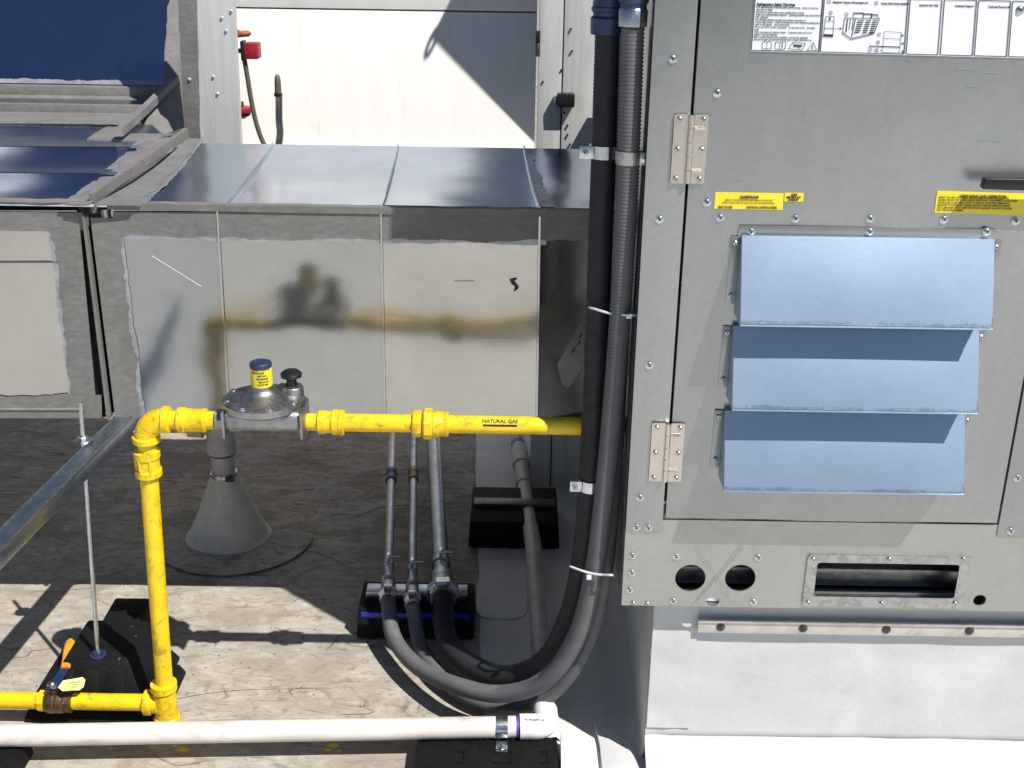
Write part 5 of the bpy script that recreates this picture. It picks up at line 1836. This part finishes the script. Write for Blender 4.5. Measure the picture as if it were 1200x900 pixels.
# four small pictograms
pl(c, [(893, 57), (893.5, 50), (897, 48), (899, 50), (901, 48), (904.5, 50), (904, 57.5), (893, 57)], .0009); pl(c, [(899, 50), (898.5, 57)], .0008)
pl(c, [(908, 57), (909, 49), (914, 50), (913.5, 58), (908, 57)], .0009); pl(c, [(914, 50), (921, 49), (920.5, 57), (913.5, 58)], .0009); pl(c, [(917, 51), (916.6, 56)], .0014)
pl(c, [(924, 57), (929, 50), (944, 51), (940, 59), (924, 57)], .0010); pl(c, [(930, 53.5), (940, 54)], .0030); pl(c, [(928, 51), (934, 54), (938, 58)], .0008)
pl(c, [(946, 58.8), (953, 49.5), (957.5, 59.3), (946, 58.8)], .0010); pl(c, [(952.2, 53), (951.8, 57.5)], .0014)
# second box: charging diagram
def ring(u, v, r, s_=None):
    q_ = S(u, v, .0010)
    rr = r * PX
    n_ = 14
    for k in range(n_):
        a0, a1 = 2 * math.pi * k / n_, 2 * math.pi * (k + 1) / n_
        c.add([Vector((q_.x + rr * math.cos(a0), YS - .001, q_.z + rr * math.sin(a0))), Vector((q_.x + rr * math.cos(a1), YS - .001, q_.z + rr * math.sin(a1))),
               Vector((q_.x + (rr - .0008) * math.cos(a1), YS - .001, q_.z + (rr - .0008) * math.sin(a1))), Vector((q_.x + (rr - .0008) * math.cos(a0), YS - .001, q_.z + (rr - .0008) * math.sin(a0)))], [(0, 1, 2, 3)])
    if s_: tx(c, s_, u, v + 1.1, .0042, 'CENTER', 1, .0001)
ring(971.5, 2, 2.3, '1'); tx(c, 'Refrigerant Charge of this packaged unit', 976, 3.6, .0044, 'LEFT', .80, .0002)
ring(1027, 3.6, 2.3, '2'); tx(c, 'Charge added during installation', 1032, 5.0, .0044, 'LEFT', .80, .0002)
ring(973.5, 15, 2.2, '2'); ring(992, 17, 2.2, '1')
pl(c, [(968, 19), (978, 19.3), (977.5, 25), (967, 24.6), (968, 19)], .0008); pl(c, [(967, 25), (965, 43), (976, 43.6), (977.5, 25)], .0009)
pl(c, [(966, 33), (977, 33.4)], .0010); pl(c, [(965.3, 41), (976.2, 41.6)], .0030); pl(c, [(972.7, 20), (972.5, 24)], .0022)
pl(c, [(978, 33.5), (986, 33.6)], .0008); pl(c, [(984, 32.2), (986.3, 33.6), (984, 35)], .0010)
pl(c, [(990, 21), (1003, 21.5), (1031, 21.5), (1024, 40), (997, 46.5), (987.5, 39.5), (990, 21)], .0011); pl(c, [(1003, 21.5), (998, 43.5)], .0011); pl(c, [(987.5, 38), (997, 44.5), (1024, 38.3)], .0008)
pl(c, [(993.5, 22), (991.5, 38)], .0016); pl(c, [(997, 22), (995, 35)], .0010); pl(c, [(1000.5, 22), (998.5, 35)], .0010)
for j, (ua, ub) in enumerate(((1005, 1012.5), (1014.5, 1021), (1022.5, 1028.5))):
    for k in range(7):
        pl(c, [(ua - k * .7, 24.5 + k * 2.4), (ub - k * .75, 24.1 + k * 2.25)], .0013)
for (ua, ub, vv_) in ((1000, 1012, 15), (1012, 1022, 16), (1021, 1029, 17)):
    pl(c, [(ua, vv_ + 5), (ua + .3, vv_), (ub, vv_ + .2), (ub - .2, vv_ + 5)], .0009); pl(c, [(ua, vv_ + .6), (ub, vv_ + .9)], .0010)
pl(c, [(1036.5, 37), (1056.5, 38), (1054, 62), (1034, 61.4), (1036.5, 37)], .0007); pl(c, [(1035.6, 45), (1055.8, 46)], .0007)
pl(c, [(1018.5, 54), (1055, 55.2)], .0016)
ring(1030, 40.5, 2.1, '1'); ring(1029, 49.5, 2.1, '2'); ring(1019.5, 58.5, 2.1, '1'); ring(1027.5, 59, 2.1, '2'); tx(c, '+', 1023.5, 59.4, .0040, 'CENTER')
tx(c, '=', 1032.3, 60, .0040, 'CENTER')
for v in (41.5, 51, 60.5):
    tx(c, 'kg', 1057.6, v + .6, .0042, 'CENTER', .9)
for (s_, u, v) in (('Internal Use Only', 1088.5, 7.3), ('Technical Support', 1130, 8.2), ('Technical Resources', 1170.5, 9.2), ('Product Literature', 1209, 10.2)):
    tx(c, s_, u, v, .0047, 'CENTER', .92, .0002)
part('print', c, M['ink'], lab)

print('objects', len(bpy.data.objects), 'tris', sum(len(o.data.polygons) for o in bpy.data.objects if o.type == 'MESH'))
